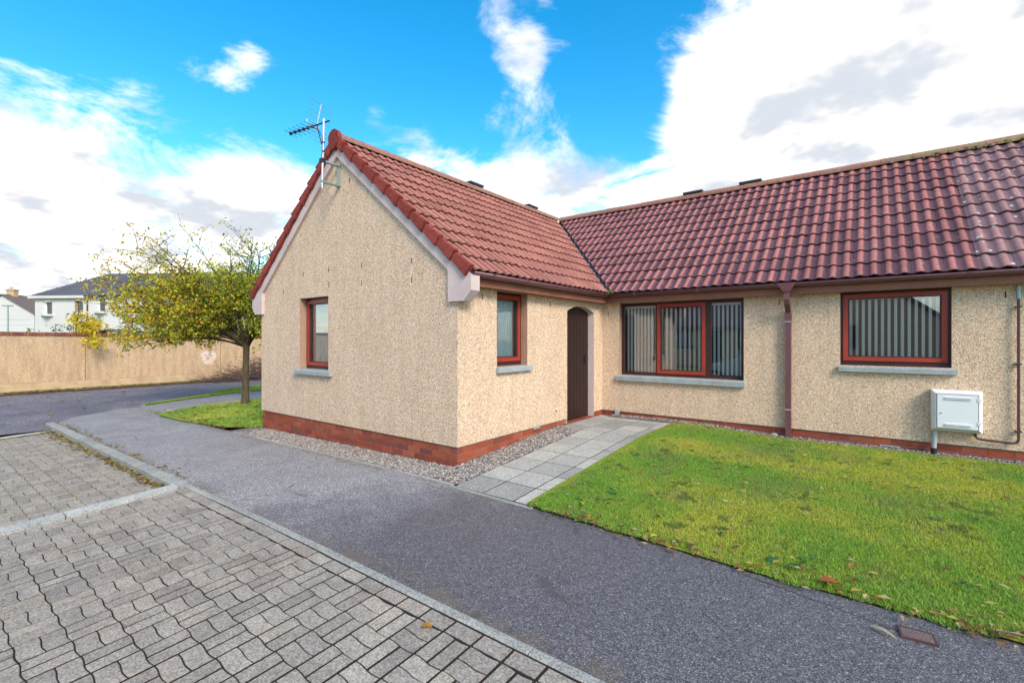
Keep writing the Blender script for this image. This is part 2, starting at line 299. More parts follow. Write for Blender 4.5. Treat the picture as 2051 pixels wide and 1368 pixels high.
# ------------------------------------------------------------------ mesh helpers
class MB:
    def __init__(s): s.v = []; s.f = []; s.sm = []; s.at = {}
    def add(s, verts, faces, smooth=False, **at):
        o = len(s.v); s.v += [tuple(p) for p in verts]; s.f += [tuple(i+o for i in f) for f in faces]; s.sm += [smooth]*len(faces)
        for k, val in at.items():
            l = s.at.setdefault(k, []); l += [0.0]*(o-len(l)); l += list(val) if hasattr(val, '__len__') else [val]*len(verts)
        return s
    def box(s, a, b, **at):
        x0, x1 = sorted((a[0], b[0])); y0, y1 = sorted((a[1], b[1])); z0, z1 = sorted((a[2], b[2]))
        return s.add([(x0, y0, z0), (x1, y0, z0), (x1, y1, z0), (x0, y1, z0), (x0, y0, z1), (x1, y0, z1), (x1, y1, z1), (x0, y1, z1)],
                     [(0, 3, 2, 1), (4, 5, 6, 7), (0, 1, 5, 4), (1, 2, 6, 5), (2, 3, 7, 6), (3, 0, 4, 7)], **at)
    def obox(s, o, ex, ey, ez, **at):          # corner + three edge vectors
        o, ex, ey, ez = map(Vector, (o, ex, ey, ez))
        p = [o, o+ex, o+ex+ey, o+ey]; p += [q+ez for q in p]
        fs = [(0, 3, 2, 1), (4, 5, 6, 7), (0, 1, 5, 4), (1, 2, 6, 5), (2, 3, 7, 6), (3, 0, 4, 7)]
        if ex.cross(ey).dot(ez) < 0: fs = [tuple(reversed(f)) for f in fs]
        return s.add(p, fs, **at)
    def prism(s, poly, ext):                   # closed planar polygon extruded by a vector
        ext = Vector(ext); P = [Vector(p) for p in poly]; n = len(P)
        nn = Vector((0, 0, 0))
        for i in range(n): nn += P[i].cross(P[(i+1) % n])
        if nn.dot(ext) > 0: P = P[::-1]
        fs = [tuple(range(n)), tuple(range(2*n-1, n-1, -1))]
        fs += [(i, i+n, (i+1) % n+n, (i+1) % n) for i in range(n)]
        return s.add(P+[p+ext for p in P], fs)
    def tube(s, pts, rad, n=8, caps=True, smooth=True):
        pts = [Vector(p) for p in pts]; k = len(pts); rad = rad if hasattr(rad, '__len__') else [rad]*k
        V = []; F = []; prev = None
        for i, p in enumerate(pts):
            t = (pts[min(i+1, k-1)]-pts[max(i-1, 0)]).normalized()
            if prev is None: a = t.orthogonal().normalized()
            else: a = (prev-t*prev.dot(t)).normalized()
            prev = a; b = t.cross(a)
            for j in range(n):
                q = 2*math.pi*j/n; V.append(p+(a*math.cos(q)+b*math.sin(q))*rad[i])
        for i in range(k-1):
            for j in range(n): F.append((i*n+j, i*n+(j+1) % n, (i+1)*n+(j+1) % n, (i+1)*n+j))
        s.add(V, F, smooth)
        if caps: s.add(V[:n], [tuple(range(n-1, -1, -1))]); s.add(V[-n:], [tuple(range(n))])
        return s
    def sqtube(s, pts, hx, hy, side):          # square pipe along pts, side = fixed lateral axis
        side = Vector(side).normalized(); V = []; F = []; pts = [Vector(p) for p in pts]; k = len(pts)
        for i, p in enumerate(pts):
            t = (pts[min(i+1, k-1)]-pts[max(i-1, 0)]).normalized(); b = t.cross(side).normalized()
            V += [p+side*hx+b*hy, p-side*hx+b*hy, p-side*hx-b*hy, p+side*hx-b*hy]
        for i in range(k-1):
            for j in range(4): F.append((i*4+j, (i+1)*4+j, (i+1)*4+(j+1) % 4, i*4+(j+1) % 4))
        F += [(0, 1, 2, 3), tuple(len(V)-4+j for j in (3, 2, 1, 0))]
        return s.add(V, F)
    def mesh(s, name, mat):
        me = bpy.data.meshes.new(name); me.from_pydata(s.v, [], s.f)
        me.polygons.foreach_set('use_smooth', s.sm)
        for k, l in s.at.items():
            l += [0.0]*(len(s.v)-len(l))
            if k == 'col':
                a = me.color_attributes.new('col', 'FLOAT_COLOR', 'POINT'); a.data.foreach_set('color', np.array([c if hasattr(c, '__len__') else (0, 0, 0, 1) for c in l], dtype=np.float32).ravel())
            else:
                a = me.attributes.new(k, 'FLOAT', 'POINT'); a.data.foreach_set('value', np.array(l, dtype=np.float32))
        if mat: me.materials.append(M[mat] if isinstance(mat, str) else mat)
        me.update(); return me
    def build(s, name, mat, parent=None):
        return link(name, s.mesh(name, mat), parent)
def link(name, me, parent=None):
    o = bpy.data.objects.new(name, me); COL.objects.link(o)
    if parent is not None: o.parent = parent
    return o
def tag(o, label=None, cat=None, group=None, kind=None):
    if label: o['label'] = label
    if cat: o['category'] = cat
    if group: o['group'] = group
    if kind: o['kind'] = kind
    return o
def empty(name, loc=(0, 0, 0)):
    o = bpy.data.objects.new(name, None); COL.objects.link(o); o.location = loc; o.empty_display_size = .2; return o
def at(o, parent):      # parent an object keeping its world place (parents are only translated)
    o.parent = parent; o.matrix_parent_inverse = Matrix.Translation(-parent.location); return o
def fastmesh(name, V, F, mat, cols=None, smooth=False):
    me = bpy.data.meshes.new(name); V = np.asarray(V, np.float32); F = np.asarray(F, np.int32); n = F.shape[1]
    me.vertices.add(len(V)); me.vertices.foreach_set('co', V.ravel()); me.loops.add(F.size); me.loops.foreach_set('vertex_index', F.ravel())
    me.polygons.add(len(F)); me.polygons.foreach_set('loop_start', np.arange(len(F), dtype=np.int32)*n)
    me.polygons.foreach_set('use_smooth', np.full(len(F), smooth))
    if cols is not None:
        a = me.color_attributes.new('col', 'FLOAT_COLOR', 'POINT'); c = np.ones((len(V), 4), np.float32); c[:, :3] = cols; a.data.foreach_set('color', c.ravel())
    me.materials.append(M[mat]); me.update(calc_edges=True); me.validate(); return me

# ------------------------------------------------------------------ ground heights
def sst(x, a, b):
    t = max(0, min(1, (x-a)/(b-a))); return t*t*(3-2*t)
def zx(x): return -.26+.0165*max(min(x, 0), -9)
def zpath(y): return -.25+.17*max(0, min(1, (y+.5)/2.725))
def zlawn(x, y):
    a = zpath(y)+.012; b = -.245+.115*max(0, min(1, (y+.6)/4.2)); k = sst(x, 1.65, 3.0); return a*(1-k)+b*k
def zbay(x, y): return zx(x)-.05*max(0, min(2.6, -2.18-y))
def sheet(name, us, f0, f1, nv, zf, mat, axis='x', off=0, kind='structure', parent=None):
    V = []; F = []
    for u in us:
        a, b = f0(u), f1(u)
        for j in range(nv+1):
            w = a+(b-a)*j/nv; x, y = (u, w) if axis == 'x' else (w, u); V.append((x, y, zf(x, y)+off))
    for i in range(len(us)-1):
        for j in range(nv):
            q = (i*(nv+1)+j, (i+1)*(nv+1)+j, (i+1)*(nv+1)+j+1, i*(nv+1)+j+1); F.append(q if axis == 'x' else q[::-1])
    o = MB().add(V, F, True).build(name, mat, parent)
    if kind: o['kind'] = kind
    return o
def interp(pts): return lambda u: float(np.interp(u, [p[0] for p in pts], [p[1] for p in pts]))
lin = lambda a, b, n: [a+(b-a)*i/n for i in range(n+1)]

g = MB().add([(-400, -400, -.75), (400, -400, -.75), (400, 400, -.75), (-400, 400, -.75)], [(0, 1, 2, 3)]).build('ground', 'terrain'); g['kind'] = 'structure'
# footway tarmac in front of the gable, out to the road
footway = sheet('footway', [-10.6, -9.9, -9.4, -8.9, -8.5, -7, -6, -5, -4, -3, -2, -1, 0, 2, 4, 7, 12], interp([(-10.6, -.75), (-9.9, -1.65), (-9.35, -2.02), (-9.0, -2.13), (12, -2.13)]), lambda x: -.44 if x > -8.5 else .1, 8,
                lambda x, y: zx(x), 'asphalt')
# branch of the footway that runs back past the tree
foot2 = sheet('footpath_behind_tree', lin(-.3, 14, 24), interp([(-.4, -10.9), (.6, -11.3), (1.67, -11.75), (2.56, -12.0), (5, -12.1), (14, -12.1)]), interp([(-.5, -8.75), (.1, -9.25), (.64, -9.62), (1.6, -9.65), (2.15, -9.8), (5, -10.3), (14, -10.4)]), 4,
              lambda x, y: zx(x), 'asphalt', 'y', .004)
road = sheet('road', [-30, -20, -10, -5, -3, -2.26, -2.24, -2.1, -1.9, -1.6, -1.2, -.8, 0, .8, 1.6, 2.6, 4, 6, 10, 24], interp([(-30, -17.35), (24, -17.2)]), interp([(-30, -8.55), (-2.26, -8.55), (-2.24, -8.98), (-2.1, -9.2), (-1.9, -9.45), (-1.6, -9.9), (-1.2, -10.2), (-.8, -10.5), (1.6, -11.85), (2.6, -12.4), (5, -12.6), (24, -12.6)]), 6,
             lambda x, y: -.435, 'road', 'y')
verge = sheet('wall_foot_verge', lin(-30, 24, 30), lambda y: -18.3, lambda y: -16.95+.12*math.sin(y*1.3), 3, lambda x, y: -.43+.02*(x < -17.4), 'soil', 'y', .006)
verge2 = sheet('roadside_grass', lin(-.2, 24, 20), interp([(-.2, -10.86), (1.6, -11.95), (2.6, -13.3), (4, -13.8), (24, -13.8)]), interp([(-.2, -10.8), (1.67, -11.7), (2.56, -11.95), (5, -12.05), (24, -12.05)]), 3, lambda x, y: zx(x)+.012, 'turf', 'y')
patch = sheet('tree_grass', lin(-.55, 14, 22), interp([(-.55, -8.5), (.1, -9.2), (.64, -9.6), (1.6, -9.63), (2.15, -9.78), (5, -10.28), (14, -10.38)]),
              interp([(-.55, -7.2), (-.45, -6.0), (-.25, -5.35), (0, -4.97), (14, -4.97)]), 6, lambda x, y: zx(x)+.015, 'turf', 'y')
bay = sheet('parking_bay', lin(-8.8, 8, 20), lambda x: -9.5, lambda x: -2.16, 8, lambda x, y: zbay(x, y)-(.055 if x < -2.0 else 0), 'joint', 'x', -.0045)
path = sheet('garden_path', lin(-.5, 2.225, 10)+lin(2.225, 3.72, 6)[1:], interp([(-.5, .4), (2.28, .4), (2.3, 0), (3.72, 0)]), lambda y: 1.62, 2, lambda x, y: zpath(y), 'joint', 'y', -.0035)
lawn = sheet('lawn', lin(1.36, 9.5, 34), interp([(1.36, -.48), (1.6, -.52), (3.3, -.62), (4.5, -.6), (9.5, -.6)]), lambda x: 3.62, 22, zlawn, 'turf')
gravel = sheet('gravel_strip', lin(-5.2, .02, 14), lambda x: -.45, lambda x: .03, 4, lambda x, y: zx(x)+.004, 'gravelbed')
gravel2 = sheet('gravel_strip_by_path', lin(-.43, 2.3, 10), lambda y: .0, lambda y: .40, 3, lambda x, y: zpath(y)-.01, 'gravelbed', 'y')
gravel3 = sheet('gravel_strip_by_wing', lin(.2, 9.5, 24), lambda x: 3.6, lambda x: 3.84, 2, lambda x, y: zlawn(max(x, 1.3), 3.62)-.004, 'gravelbed')

# ------------------------------------------------------------------ house
house = tag(empty('bungalow', (-2.5, 1, -.3)), 'beige pebble-dashed L-shaped bungalow with red tiled roof and brick base', 'house')
def hp(name, mb, mat): return at(mb.build(name, mat), house)
def sub(name, mb, mat, parent): return mb.build(name, mat, parent) if parent.type != 'EMPTY' else at(mb.build(name, mat), parent)
TAN = .815; EA = .27; ZE = 2.125; RZ = ZE+TAN*(W/2+EA)     # top of the tiles along the ridge
def rect_wall(mb, to3, u0, u1, z0, z1, holes, depth):
    us = sorted({u0, u1, *[h[0] for h in holes], *[h[1] for h in holes]}); zs = sorted({z0, z1, *[h[2] for h in holes], *[h[3] for h in holes]})
    for i in range(len(us)-1):
        for j in range(len(zs)-1):
            a, b, c, d = us[i], us[i+1], zs[j], zs[j+1]; m, n = (a+b)/2, (c+d)/2
            if any(h[0] < m < h[1] and h[2] < n < h[3] for h in holes): continue
            mb.add([to3(a, c, 0), to3(b, c, 0), to3(b, d, 0), to3(a, d, 0)], [(0, 1, 2, 3)])
    for a, b in ([(u0, u1)] if not any(h[2] <= z0 for h in holes) else [(u0, min(h[0] for h in holes if h[2] <= z0)), (max(h[1] for h in holes if h[2] <= z0), u1)]):
        mb.add([to3(a, z0, 0), to3(b, z0, 0), to3(b, z0, depth), to3(a, z0, depth)], [(3, 2, 1, 0)])
def reveals(name, to3, h, depth, parent, mat='reveal'):
    a, b, c, d = h; t = .004; mb = MB()
    mb.add([to3(a, c, -.002), to3(a, c, depth), to3(a, d, depth), to3(a, d, -.002)], [(0, 1, 2, 3)])
    mb.add([to3(b, c, -.002), to3(b, c, depth), to3(b, d, depth), to3(b, d, -.002)], [(3, 2, 1, 0)])
    mb.add([to3(a, d, -.002), to3(b, d, -.002), to3(b, d, depth), to3(a, d, depth)], [(3, 2, 1, 0)])
    mb.add([to3(a, c, -.002), to3(b, c, -.002), to3(b, c, depth), to3(a, c, depth)], [(0, 1, 2, 3)])
    return sub(name, mb, mat, parent)
G = lambda u, z, d: (u, d, z)            # gable wall: u = x, depth = +y
S = lambda u, z, d: (-d, u, z)           # side wall: u = y, depth = -x
X = lambda u, z, d: (u, D+d, z)          # wing wall
gw = (-3.602, -2.762, .80, 1.965); sw = (.745, 1.437, .925, 1.94); dr = (2.556, 3.485, -.08, 1.754)
bw = (.344, 2.383, .655, 1.93); w2 = (3.599, 4.725, .94, 1.937)
mb = MB(); rect_wall(mb, G, -W, 0, 0, 1.98, [gw], .05)
gz = lambda x: RZ-.14-TAN*abs(x+W/2)
mb.add([(-W, 0, 1.98), (0, 0, 1.98), (0, 0, gz(0)), (-W/2, 0, gz(-W/2)), (-W, 0, gz(-W))], [(0, 1, 2, 3, 4)])
mb.add([(-W, 0, 0), (-W, 0, 2.1), (-W, 9, 2.1), (-W, 9, 0)], [(0, 1, 2, 3)])
gable = hp('gable_wall', mb, 'harl')
mb = MB(); ARC = [(dr[0]+(dr[1]-dr[0])*i/16) for i in range(17)]
arch = lambda y: 1.754+.098*math.sin(math.pi*(y-dr[0])/(dr[1]-dr[0]))**.8 if dr[0] < y < dr[1] else 1.754
rect_wall(mb, S, 0, D, 0, 1.754, [(sw[0], sw[1], sw[2], 1.754), (dr[0], dr[1], 0, 1.754)], .05)
mb.add([S(0, 1.754, 0), S(sw[0], 1.754, 0), S(sw[0], 2.1, 0), S(0, 2.1, 0)], [(0, 1, 2, 3)]); mb.add([S(sw[1], 1.754, 0), S(dr[0], 1.754, 0), S(dr[0], 2.1, 0), S(sw[1], 2.1, 0)], [(0, 1, 2, 3)])
mb.add([S(sw[0], 1.94, 0), S(sw[1], 1.94, 0), S(sw[1], 2.1, 0), S(sw[0], 2.1, 0)], [(0, 1, 2, 3)])
mb.add([S(dr[1], 1.754, 0), S(D, 1.754, 0), S(D, 2.1, 0), S(dr[1], 2.1, 0)], [(0, 1, 2, 3)])
for i in range(16): mb.add([S(ARC[i], arch(ARC[i]), 0), S(ARC[i+1], arch(ARC[i+1]), 0), S(ARC[i+1], 2.1, 0), S(ARC[i], 2.1, 0)], [(0, 1, 2, 3)])
side = hp('side_wall', mb, 'harl')
mb = MB(); rect_wall(mb, X, 0, 9.5, 0, 2.1, [bw, w2, (7.0, 8.6, .7, 1.937)], .05)
mb.add([(9.5, D, 0), (9.5, D+5, 0), (9.5, D+5, 2.1), (9.5, D+2.5, 4.2), (9.5, D, 2.1)], [(0, 1, 2, 3, 4)])
mb.add([(9.5, D+5, 0), (-W, D+5.2, 0), (-W, D+5.2, 2.1), (9.5, D+5, 2.1)], [(0, 1, 2, 3)])
wing = hp('wing_wall', mb, 'harl')
# slits of the cavity vents
def slit(to3, u, z, par):
    mb = MB(); a = to3(u-.006, z, -.003); b = to3(u+.006, z+.075, .01); mb.box(a, b); sub('weep_vent', mb, 'slot', par)
for u, z in ((-4.15, 2.08), (-3.5, 2.32), (-2.75, 2.33), (-2.75, 2.10), (-1.9, 2.32), (-1.9, 2.06), (-.82, 2.28), (-.82, 2.03), (-2.2, 3.6)): slit(G, u, z, gable)
for u, z in ((.45, 1.80), (2.05, 1.80)): slit(S, u, z, side)
for u, z in ((.12, 1.72), (2.86, 1.80), (5.19, 1.78), (6.2, 1.8)): slit(X, u, z, wing)

# windows -------------------------------------------------
def fr(mb, to3, a, b, c, d, w, d0, d1):   # rectangular frame of width w between depths d0, d1
    mb.box(to3(a, c, d0), to3(a+w, d, d1)); mb.box(to3(b-w, c, d0), to3(b, d, d1)); mb.box(to3(a+w, d-w, d0), to3(b-w, d, d1)); mb.box(to3(a+w, c, d0), to3(b-w, c+w, d1))
def room(to3, a, b, c, d, dp, par, mat='room'):
    mb = MB(); e = .35; A, B, C0, D0 = a-e, b+e, c-.5, d+.25; n, f = .16, dp
    P = lambda u, z, q: to3(u, z, q)
    for q in (((A, C0, f), (B, C0, f), (B, D0, f), (A, D0, f)), ((A, C0, n), (A, C0, f), (A, D0, f), (A, D0, n)), ((B, C0, n), (B, C0, f), (B, D0, f), (B, D0, n)),
              ((A, D0, n), (B, D0, n), (B, D0, f), (A, D0, f)), ((A, C0, n), (B, C0, n), (B, C0, f), (A, C0, f))):
        mb.add([P(*k) for k in q], [(0, 1, 2, 3)])
    # inner face of the wall round the opening
    for q in ((A, a, C0, D0), (b, B, C0, D0), (a, b, C0, c), (a, b, d, D0)):
        mb.add([P(q[0], q[2], n), P(q[1], q[2], n), P(q[1], q[3], n), P(q[0], q[3], n)], [(0, 1, 2, 3)])
    return sub('room', mb, mat, par)
def window(to3, h, rec, sashes, panes, bars, sill, par_label, blinds=None, curtain=None, dp=2.2):
    a, b, c, d = h; w = at(empty('window', to3((a+b)/2, c, 0)), house)
    w.name = 'window'
    if par_label: w['label'] = par_label
    reveals('reveal', to3, (a, b, c, d), rec+.02, w)
    mb = MB(); fr(mb, to3, a+.002, b-.002, c+.002, d-.002, .05, rec, rec+.07)
    for u0, u1 in bars: mb.box(to3(u0, c+.05, rec), to3(u1, d-.05, rec+.07))
    sub('frame', mb, 'frame', w)
    for (u0, u1, z0, z1) in sashes:
        m2 = MB(); fr(m2, to3, u0, u1, z0, z1, .055, rec-.012, rec+.05); sub('sash', m2, 'sash', w)
        m3 = MB(); fr(m3, to3, u0+.055, u1-.055, z0+.055, z1-.055, .012, rec+.002, rec+.045); sub('glazing_bead', m3, 'frame', w)
    for (u0, u1, z0, z1) in panes:
        m2 = MB(); m2.add([to3(u0, z0, rec+.03), to3(u1, z0, rec+.03), to3(u1, z1, rec+.03), to3(u0, z1, rec+.03)], [(0, 1, 2, 3)]); sub('pane', m2, 'glass', w)
    if sill:
        s0, s1, z0, z1 = sill; m2 = MB()
        o = [to3(s0, z0, -.06), to3(s0, z1-.012, -.06), to3(s0, z1, -.045), to3(s0, z1+.012, rec), to3(s0, z0, rec)]
        e = Vector(to3(s1, z0, 0))-Vector(to3(s0, z0, 0)); m2.prism(o, e); sub('sill', m2, 'sill', w)
    if blinds:
        for (u0, u1, z0, z1, n, ang) in blinds:
            m2 = MB(); m2.box(to3(u0, z1-.03, rec+.06), to3(u1, z1+.01, rec+.12)); sub('blind_rail', m2, 'blind', w)
            for i in range(n):
                u = u0+(u1-u0)*(i+.5)/n; q = R(ang+random.uniform(-5, 5)); hw = .017
                A0 = Vector(to3(u-hw*math.cos(q), z0, rec+.095-hw*math.sin(q))); A1 = Vector(to3(u+hw*math.cos(q), z0, rec+.095+hw*math.sin(q)))
                nrm = (A1-A0).cross(Vector((0, 0, 1))).normalized()*.0018; m2 = MB(); m2.obox(A0-nrm/2, A1-A0, nrm, Vector((0, 0, z1-.03-z0))); sub('blind_slat', m2, 'blind', w)
    if curtain:
        u0, u1, z0, z1 = curtain; m2 = MB(); n = 60; V = []; F = []
        for i in range(n+1):
            u = u0+(u1-u0)*i/n; q = rec+.10+.012*math.sin(i*1.35)+.006*math.sin(i*.47)
            V += [to3(u, z0, q), to3(u, z1, q)]
        F = [(2*i, 2*i+2, 2*i+3, 2*i+1) for i in range(n)]; m2.add(V, F, True); sub('net_curtain', m2, 'curtain', w)
    room(to3, a, b, c, d, dp, w); return w
a, b, c, d = gw; window(G, gw, .11, [(a+.035, b-.035, c+.06, d-.035)], [(a+.08, b-.08, c+.1, d-.08)], [], (-3.71, -2.655, .722, .795), 'narrow gable window with red sash and net curtain', curtain=(a, b, c, d))
a, b, c, d = sw; window(S, sw, .11, [(a+.035, b-.035, c+.06, d-.035)], [(a+.08, b-.08, c+.1, d-.08)], [], (.725, 1.50, .85, .915), 'narrow window with red sash beside the door', curtain=(a, b, c, d))
a, b, c, d = bw; window(X, bw, .085, [(1.0, 1.80, c+.05, d-.035)], [(a+.05, .985, c+.06, d-.05), (1.05, 1.75, c+.1, d-.09), (1.885, b-.04, c+.06, d-.05)], [(.972, 1.0), (1.80, 1.885)],
       (.305, 2.405, .56, .645), 'wide three-light window with red middle sash and vertical blinds', blinds=[(a+.06, .97, c+.06, d-.06, 9, 25), (1.02, 1.79, c+.06, d-.06, 10, 25), (1.88, b-.04, c+.06, d-.06, 7, 25)])
a, b, c, d = w2; window(X, w2, .07, [(a+.03, b-.03, c+.06, d-.03)], [(a+.08, b-.08, c+.1, d-.08)], [], (3.58, 4.775, .858, .925), 'single window with red sash and thin vertical blind slats', blinds=[(a+.08, b-.08, c+.1, d-.07, 14, 20)])
a, b, c, d = 7.0, 8.6, .7, 1.937; window(X, (a, b, c, d), .07, [(a+.03, b-.03, c+.06, d-.03)], [(a+.08, b-.08, c+.1, d-.08)], [], (6.97, 8.63, .62, .69), None)

# door -----------------------------------------------------
door = at(empty('door', (-.12, 3.0, -.08)), house); door['label'] = 'dark brown arched plank door set back in the wall'
mb = MB(); q = .13
for i in range(16):
    y0, y1 = ARC[i], ARC[i+1]; mb.add([S(y0, arch(y0), -.002), S(y1, arch(y1), -.002), S(y1, arch(y1), q), S(y0, arch(y0), q)], [(3, 2, 1, 0)], True)
for y, fl in ((dr[0], 0), (dr[1], 1)): mb.add([S(y, -.08, -.002), S(y, -.08, q), S(y, 1.754, q), S(y, 1.754, -.002)], [(0, 1, 2, 3) if not fl else (3, 2, 1, 0)])
sub('reveal', mb, 'barge', door)
n = 9; w = (dr[1]-dr[0]+.1)/n
for i in range(n):
    y0 = dr[0]-.05+i*w+.003; y1 = y0+w-.006; m2 = MB()
    m2.box((-.15, y0, -.075), (-.115, y1, 1.9)); sub('plank', m2, 'doorwood', door)
m2 = MB().box((-.16, dr[0]-.05, -.08), (-.125, dr[1]+.05, 1.9)); sub('backing', m2, 'doorwood', door)
m2 = MB().box((-.11, 3.36, .86), (-.10, 3.39, 1.02)); m2.tube([(-.105, 3.375, .95), (-.06, 3.375, .95), (-.06, 3.28, .95)], .009); sub('handle', m2, 'black', door)
step = at(empty('door_step', (0, 3, -.09)), house)
for i in range(7):
    y = 2.49+i*.145; m2 = MB().box((-.11, y, -.13), (.022, y+.135, -.078)); sub('step_tile', m2, 'brick', step)

# brick base -------------------------------------------------
base = at(empty('brick_base', (0, 0, -.1)), house)
mb = MB(); mb.box((-W+.02, .023, -.6), (-.023, .2, -.005)); mb.box((-.2, .2, -.6), (-.023, 2.48, -.005)); mb.box((-.2, 3.52, -.6), (-.023, D+.2, -.005)); mb.box((-.023, D+.023, -.6), (9.5, D+.2, -.005)); mb.box((-W+.02, .2, -.6), (-W+.2, 9, -.005))
sub('mortar_bed', mb, 'mortar', base)
BC = .0785; BL = .225
bm_full = MB().box((0, 0, 0), (BL-.01, .06, BC-.011)).mesh('brick', 'brick')
bm_sideX = MB().box((-.06, 0, 0), (0, BL-.01, BC-.011)).mesh('brick', 'brick')
def course_gable(k):
    z = -.01-(k+1)*BC; u = -.018-(BL if k % 2 else BL*.5)
    if k % 2 == 0: sub('brick', MB().box((-.018-BL*.5+.01, .018, z), (-.018, .09, z+BC-.011)), 'brick', base)
    else: o = link('brick', bm_full); o.location = (-.018-BL+.01, .018, z); at(o, base)
    while u > -W+.05:
        u0 = max(u-BL, -W+.012)
        if u-u0 > BL-.01: o = link('brick', bm_full); o.location = (u0+.01, .018, z); at(o, base)
        elif u-u0 > .03: sub('brick', MB().box((u0, .018, z), (u, .078, z+BC-.011)), 'brick', base)
        u -= BL
def course_side(k):
    z = -.01-(k+1)*BC; v = .018+(0 if k % 2 else BL)-(0 if k % 2 else 0); v = .10 if k % 2 else .018
    if k % 2: sub('brick', MB().box((-.078, .0785+.018, z), (-.018, .018+BL*.5, z+BC-.011)), 'brick', base) if False else None
    v = .018+BL*.5 if k % 2 else .018+BL
    if k % 2: sub('brick', MB().box((-.078, .09, z), (-.0175, .018+BL*.5-.01, z+BC-.011)), 'brick', base)
    else: sub('brick', MB().box((-.078, .092, z), (-.0175, .018+BL-.01, z+BC-.011)), 'brick', base)
    while v < D-.02:
        e = min(v+BL, D+.015)
        if e <= 2.50 or v >= 3.5:
            if zpath((v+e)/2)-.03 < z+BC:
                if e-v > BL-.001: o = link('brick', bm_sideX); o.location = (-.0175, v, z); at(o, base)
                elif e-v > .03: sub('brick', MB().box((-.078, v, z), (-.0175, e-.01, z+BC-.011)), 'brick', base)
        elif v < 2.50 and 2.50-v > .04: sub('brick', MB().box((-.078, v, z), (-.0175, 2.49, z+BC-.011)), 'brick', base)
        elif e > 3.5 and e-3.5 > .04: sub('brick', MB().box((-.078, 3.5, z), (-.0175, e-.01, z+BC-.011)), 'brick', base)
        v += BL
def course_wing(k):
    z = -.01-(k+1)*BC; u = -.017+(0 if k % 2 else BL*.5)
    if k % 2 == 0: sub('brick', MB().box((-.017, D+.018, z), (-.017+BL*.5-.01, D+.078, z+BC-.011)), 'brick', base)
    while u < 9.4:
        o = link('brick', bm_full); o.location = (u, D+.018, z); at(o, base); u += BL
for k in range(5): course_gable(k)
for k in range(4): course_side(k)
for k in range(3): course_wing(k)

# roof -------------------------------------------------------
SL = (W/2+EA)/math.cos(math.atan(TAN)); NC = 11; GA = SL/NC; TL = GA+.05; TW = .30
PITCH = math.atan(TAN)
def prof(w): return .026*(.5+.5*math.cos(2*math.pi*(w-.075)/.15))**1.25
NSEG = 16
def tile_mesh(name, mat, w0=0, w1=TW, clip=None):
    mb = MB(); ws = [w0+(w1-w0)*i/NSEG for i in range(NSEG+1)]; LIFT = .030
    V = []; A = []
    for w in ws:
        h = prof(w); rl = h/.026
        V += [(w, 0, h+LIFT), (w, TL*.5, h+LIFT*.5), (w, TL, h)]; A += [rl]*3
    F = []
    for i in range(NSEG):
        for j in range(2): F.append((3*i+j, 3*i+3+j, 3*i+4+j, 3*i+1+j))
    mb.add(V, F, True, roll=A)
    V = []; A = []
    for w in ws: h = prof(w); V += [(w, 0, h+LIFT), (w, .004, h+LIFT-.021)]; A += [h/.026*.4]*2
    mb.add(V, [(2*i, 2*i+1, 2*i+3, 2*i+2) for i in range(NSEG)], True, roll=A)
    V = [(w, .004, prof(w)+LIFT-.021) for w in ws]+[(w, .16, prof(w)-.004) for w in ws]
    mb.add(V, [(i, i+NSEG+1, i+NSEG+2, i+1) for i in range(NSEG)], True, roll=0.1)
    return mb
def frame_wing():   # columns: local w -> +x, s -> up slope (+y,+z), n
    return Matrix(((1, 0, 0), (0, math.cos(PITCH), -math.sin(PITCH)), (0, math.sin(PITCH), math.cos(PITCH))))
def frame_gable_r():  # slope facing +x: along eaves = +y ; up slope = -x,+z ; right-handed (w=+y, s=-x up)
    c, s = math.cos(PITCH), math.sin(PITCH)
    return Matrix(((0, -c, s), (1, 0, 0), (0, s, c)))
def frame_gable_l():  # slope facing -x: w = -y, s = +x up
    c, s = math.cos(PITCH), math.sin(PITCH)
    return Matrix(((0, c, -s), (-1, 0, 0), (0, s, c)))
FW, FG, FL = frame_wing(), frame_gable_r(), frame_gable_l()
OFFN = -.05        # tile bed below the measured top surface
def org_w(x, k): return Vector((x, D-EA, ZE))+FW @ Vector((0, k*GA, OFFN))
def org_g(y, k): return Vector((EA, y, ZE))+FG @ Vector((0, k*GA, OFFN))
def org_l(y, k): return Vector((-W-EA, y, ZE))+FL @ Vector((0, k*GA, OFFN))
tiles = []
x_first = 1.869-.075-.15
for k in range(NC):
    i0 = math.floor((-2.6-x_first)/TW); i1 = math.ceil((9.3-x_first)/TW)
    for i in range(i0, i1):
        x = x_first+i*TW; sx = x+TW-( -(W/2)-0 )
        # valley line on the plan: x = EA - s, y = D-EA + s
        s0, s1 = k*GA*math.cos(PITCH), (k*GA+TL)*math.cos(PITCH)
        if x+TW < EA-s1+.03: continue
        cut = x < EA-s0+.05
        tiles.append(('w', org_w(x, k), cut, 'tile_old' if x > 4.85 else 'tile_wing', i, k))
    for j in range(0, 24):
        y = .02+j*TW; s0, s1 = k*GA*math.cos(PITCH), (k*GA+TL)*math.cos(PITCH)
        if y > D-EA+s1-.03: continue
        cut = y+TW > D-EA+s0-.05
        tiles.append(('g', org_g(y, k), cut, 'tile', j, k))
roof_w = at(empty('wing_roof', (2, D, 2)), house); roof_g = at(empty('gable_roof', (0, 2, 2)), house)
TM = {m: tile_mesh('tile', m).mesh('roof_tile', m) for m in ('tile', 'tile_wing', 'tile_old')}
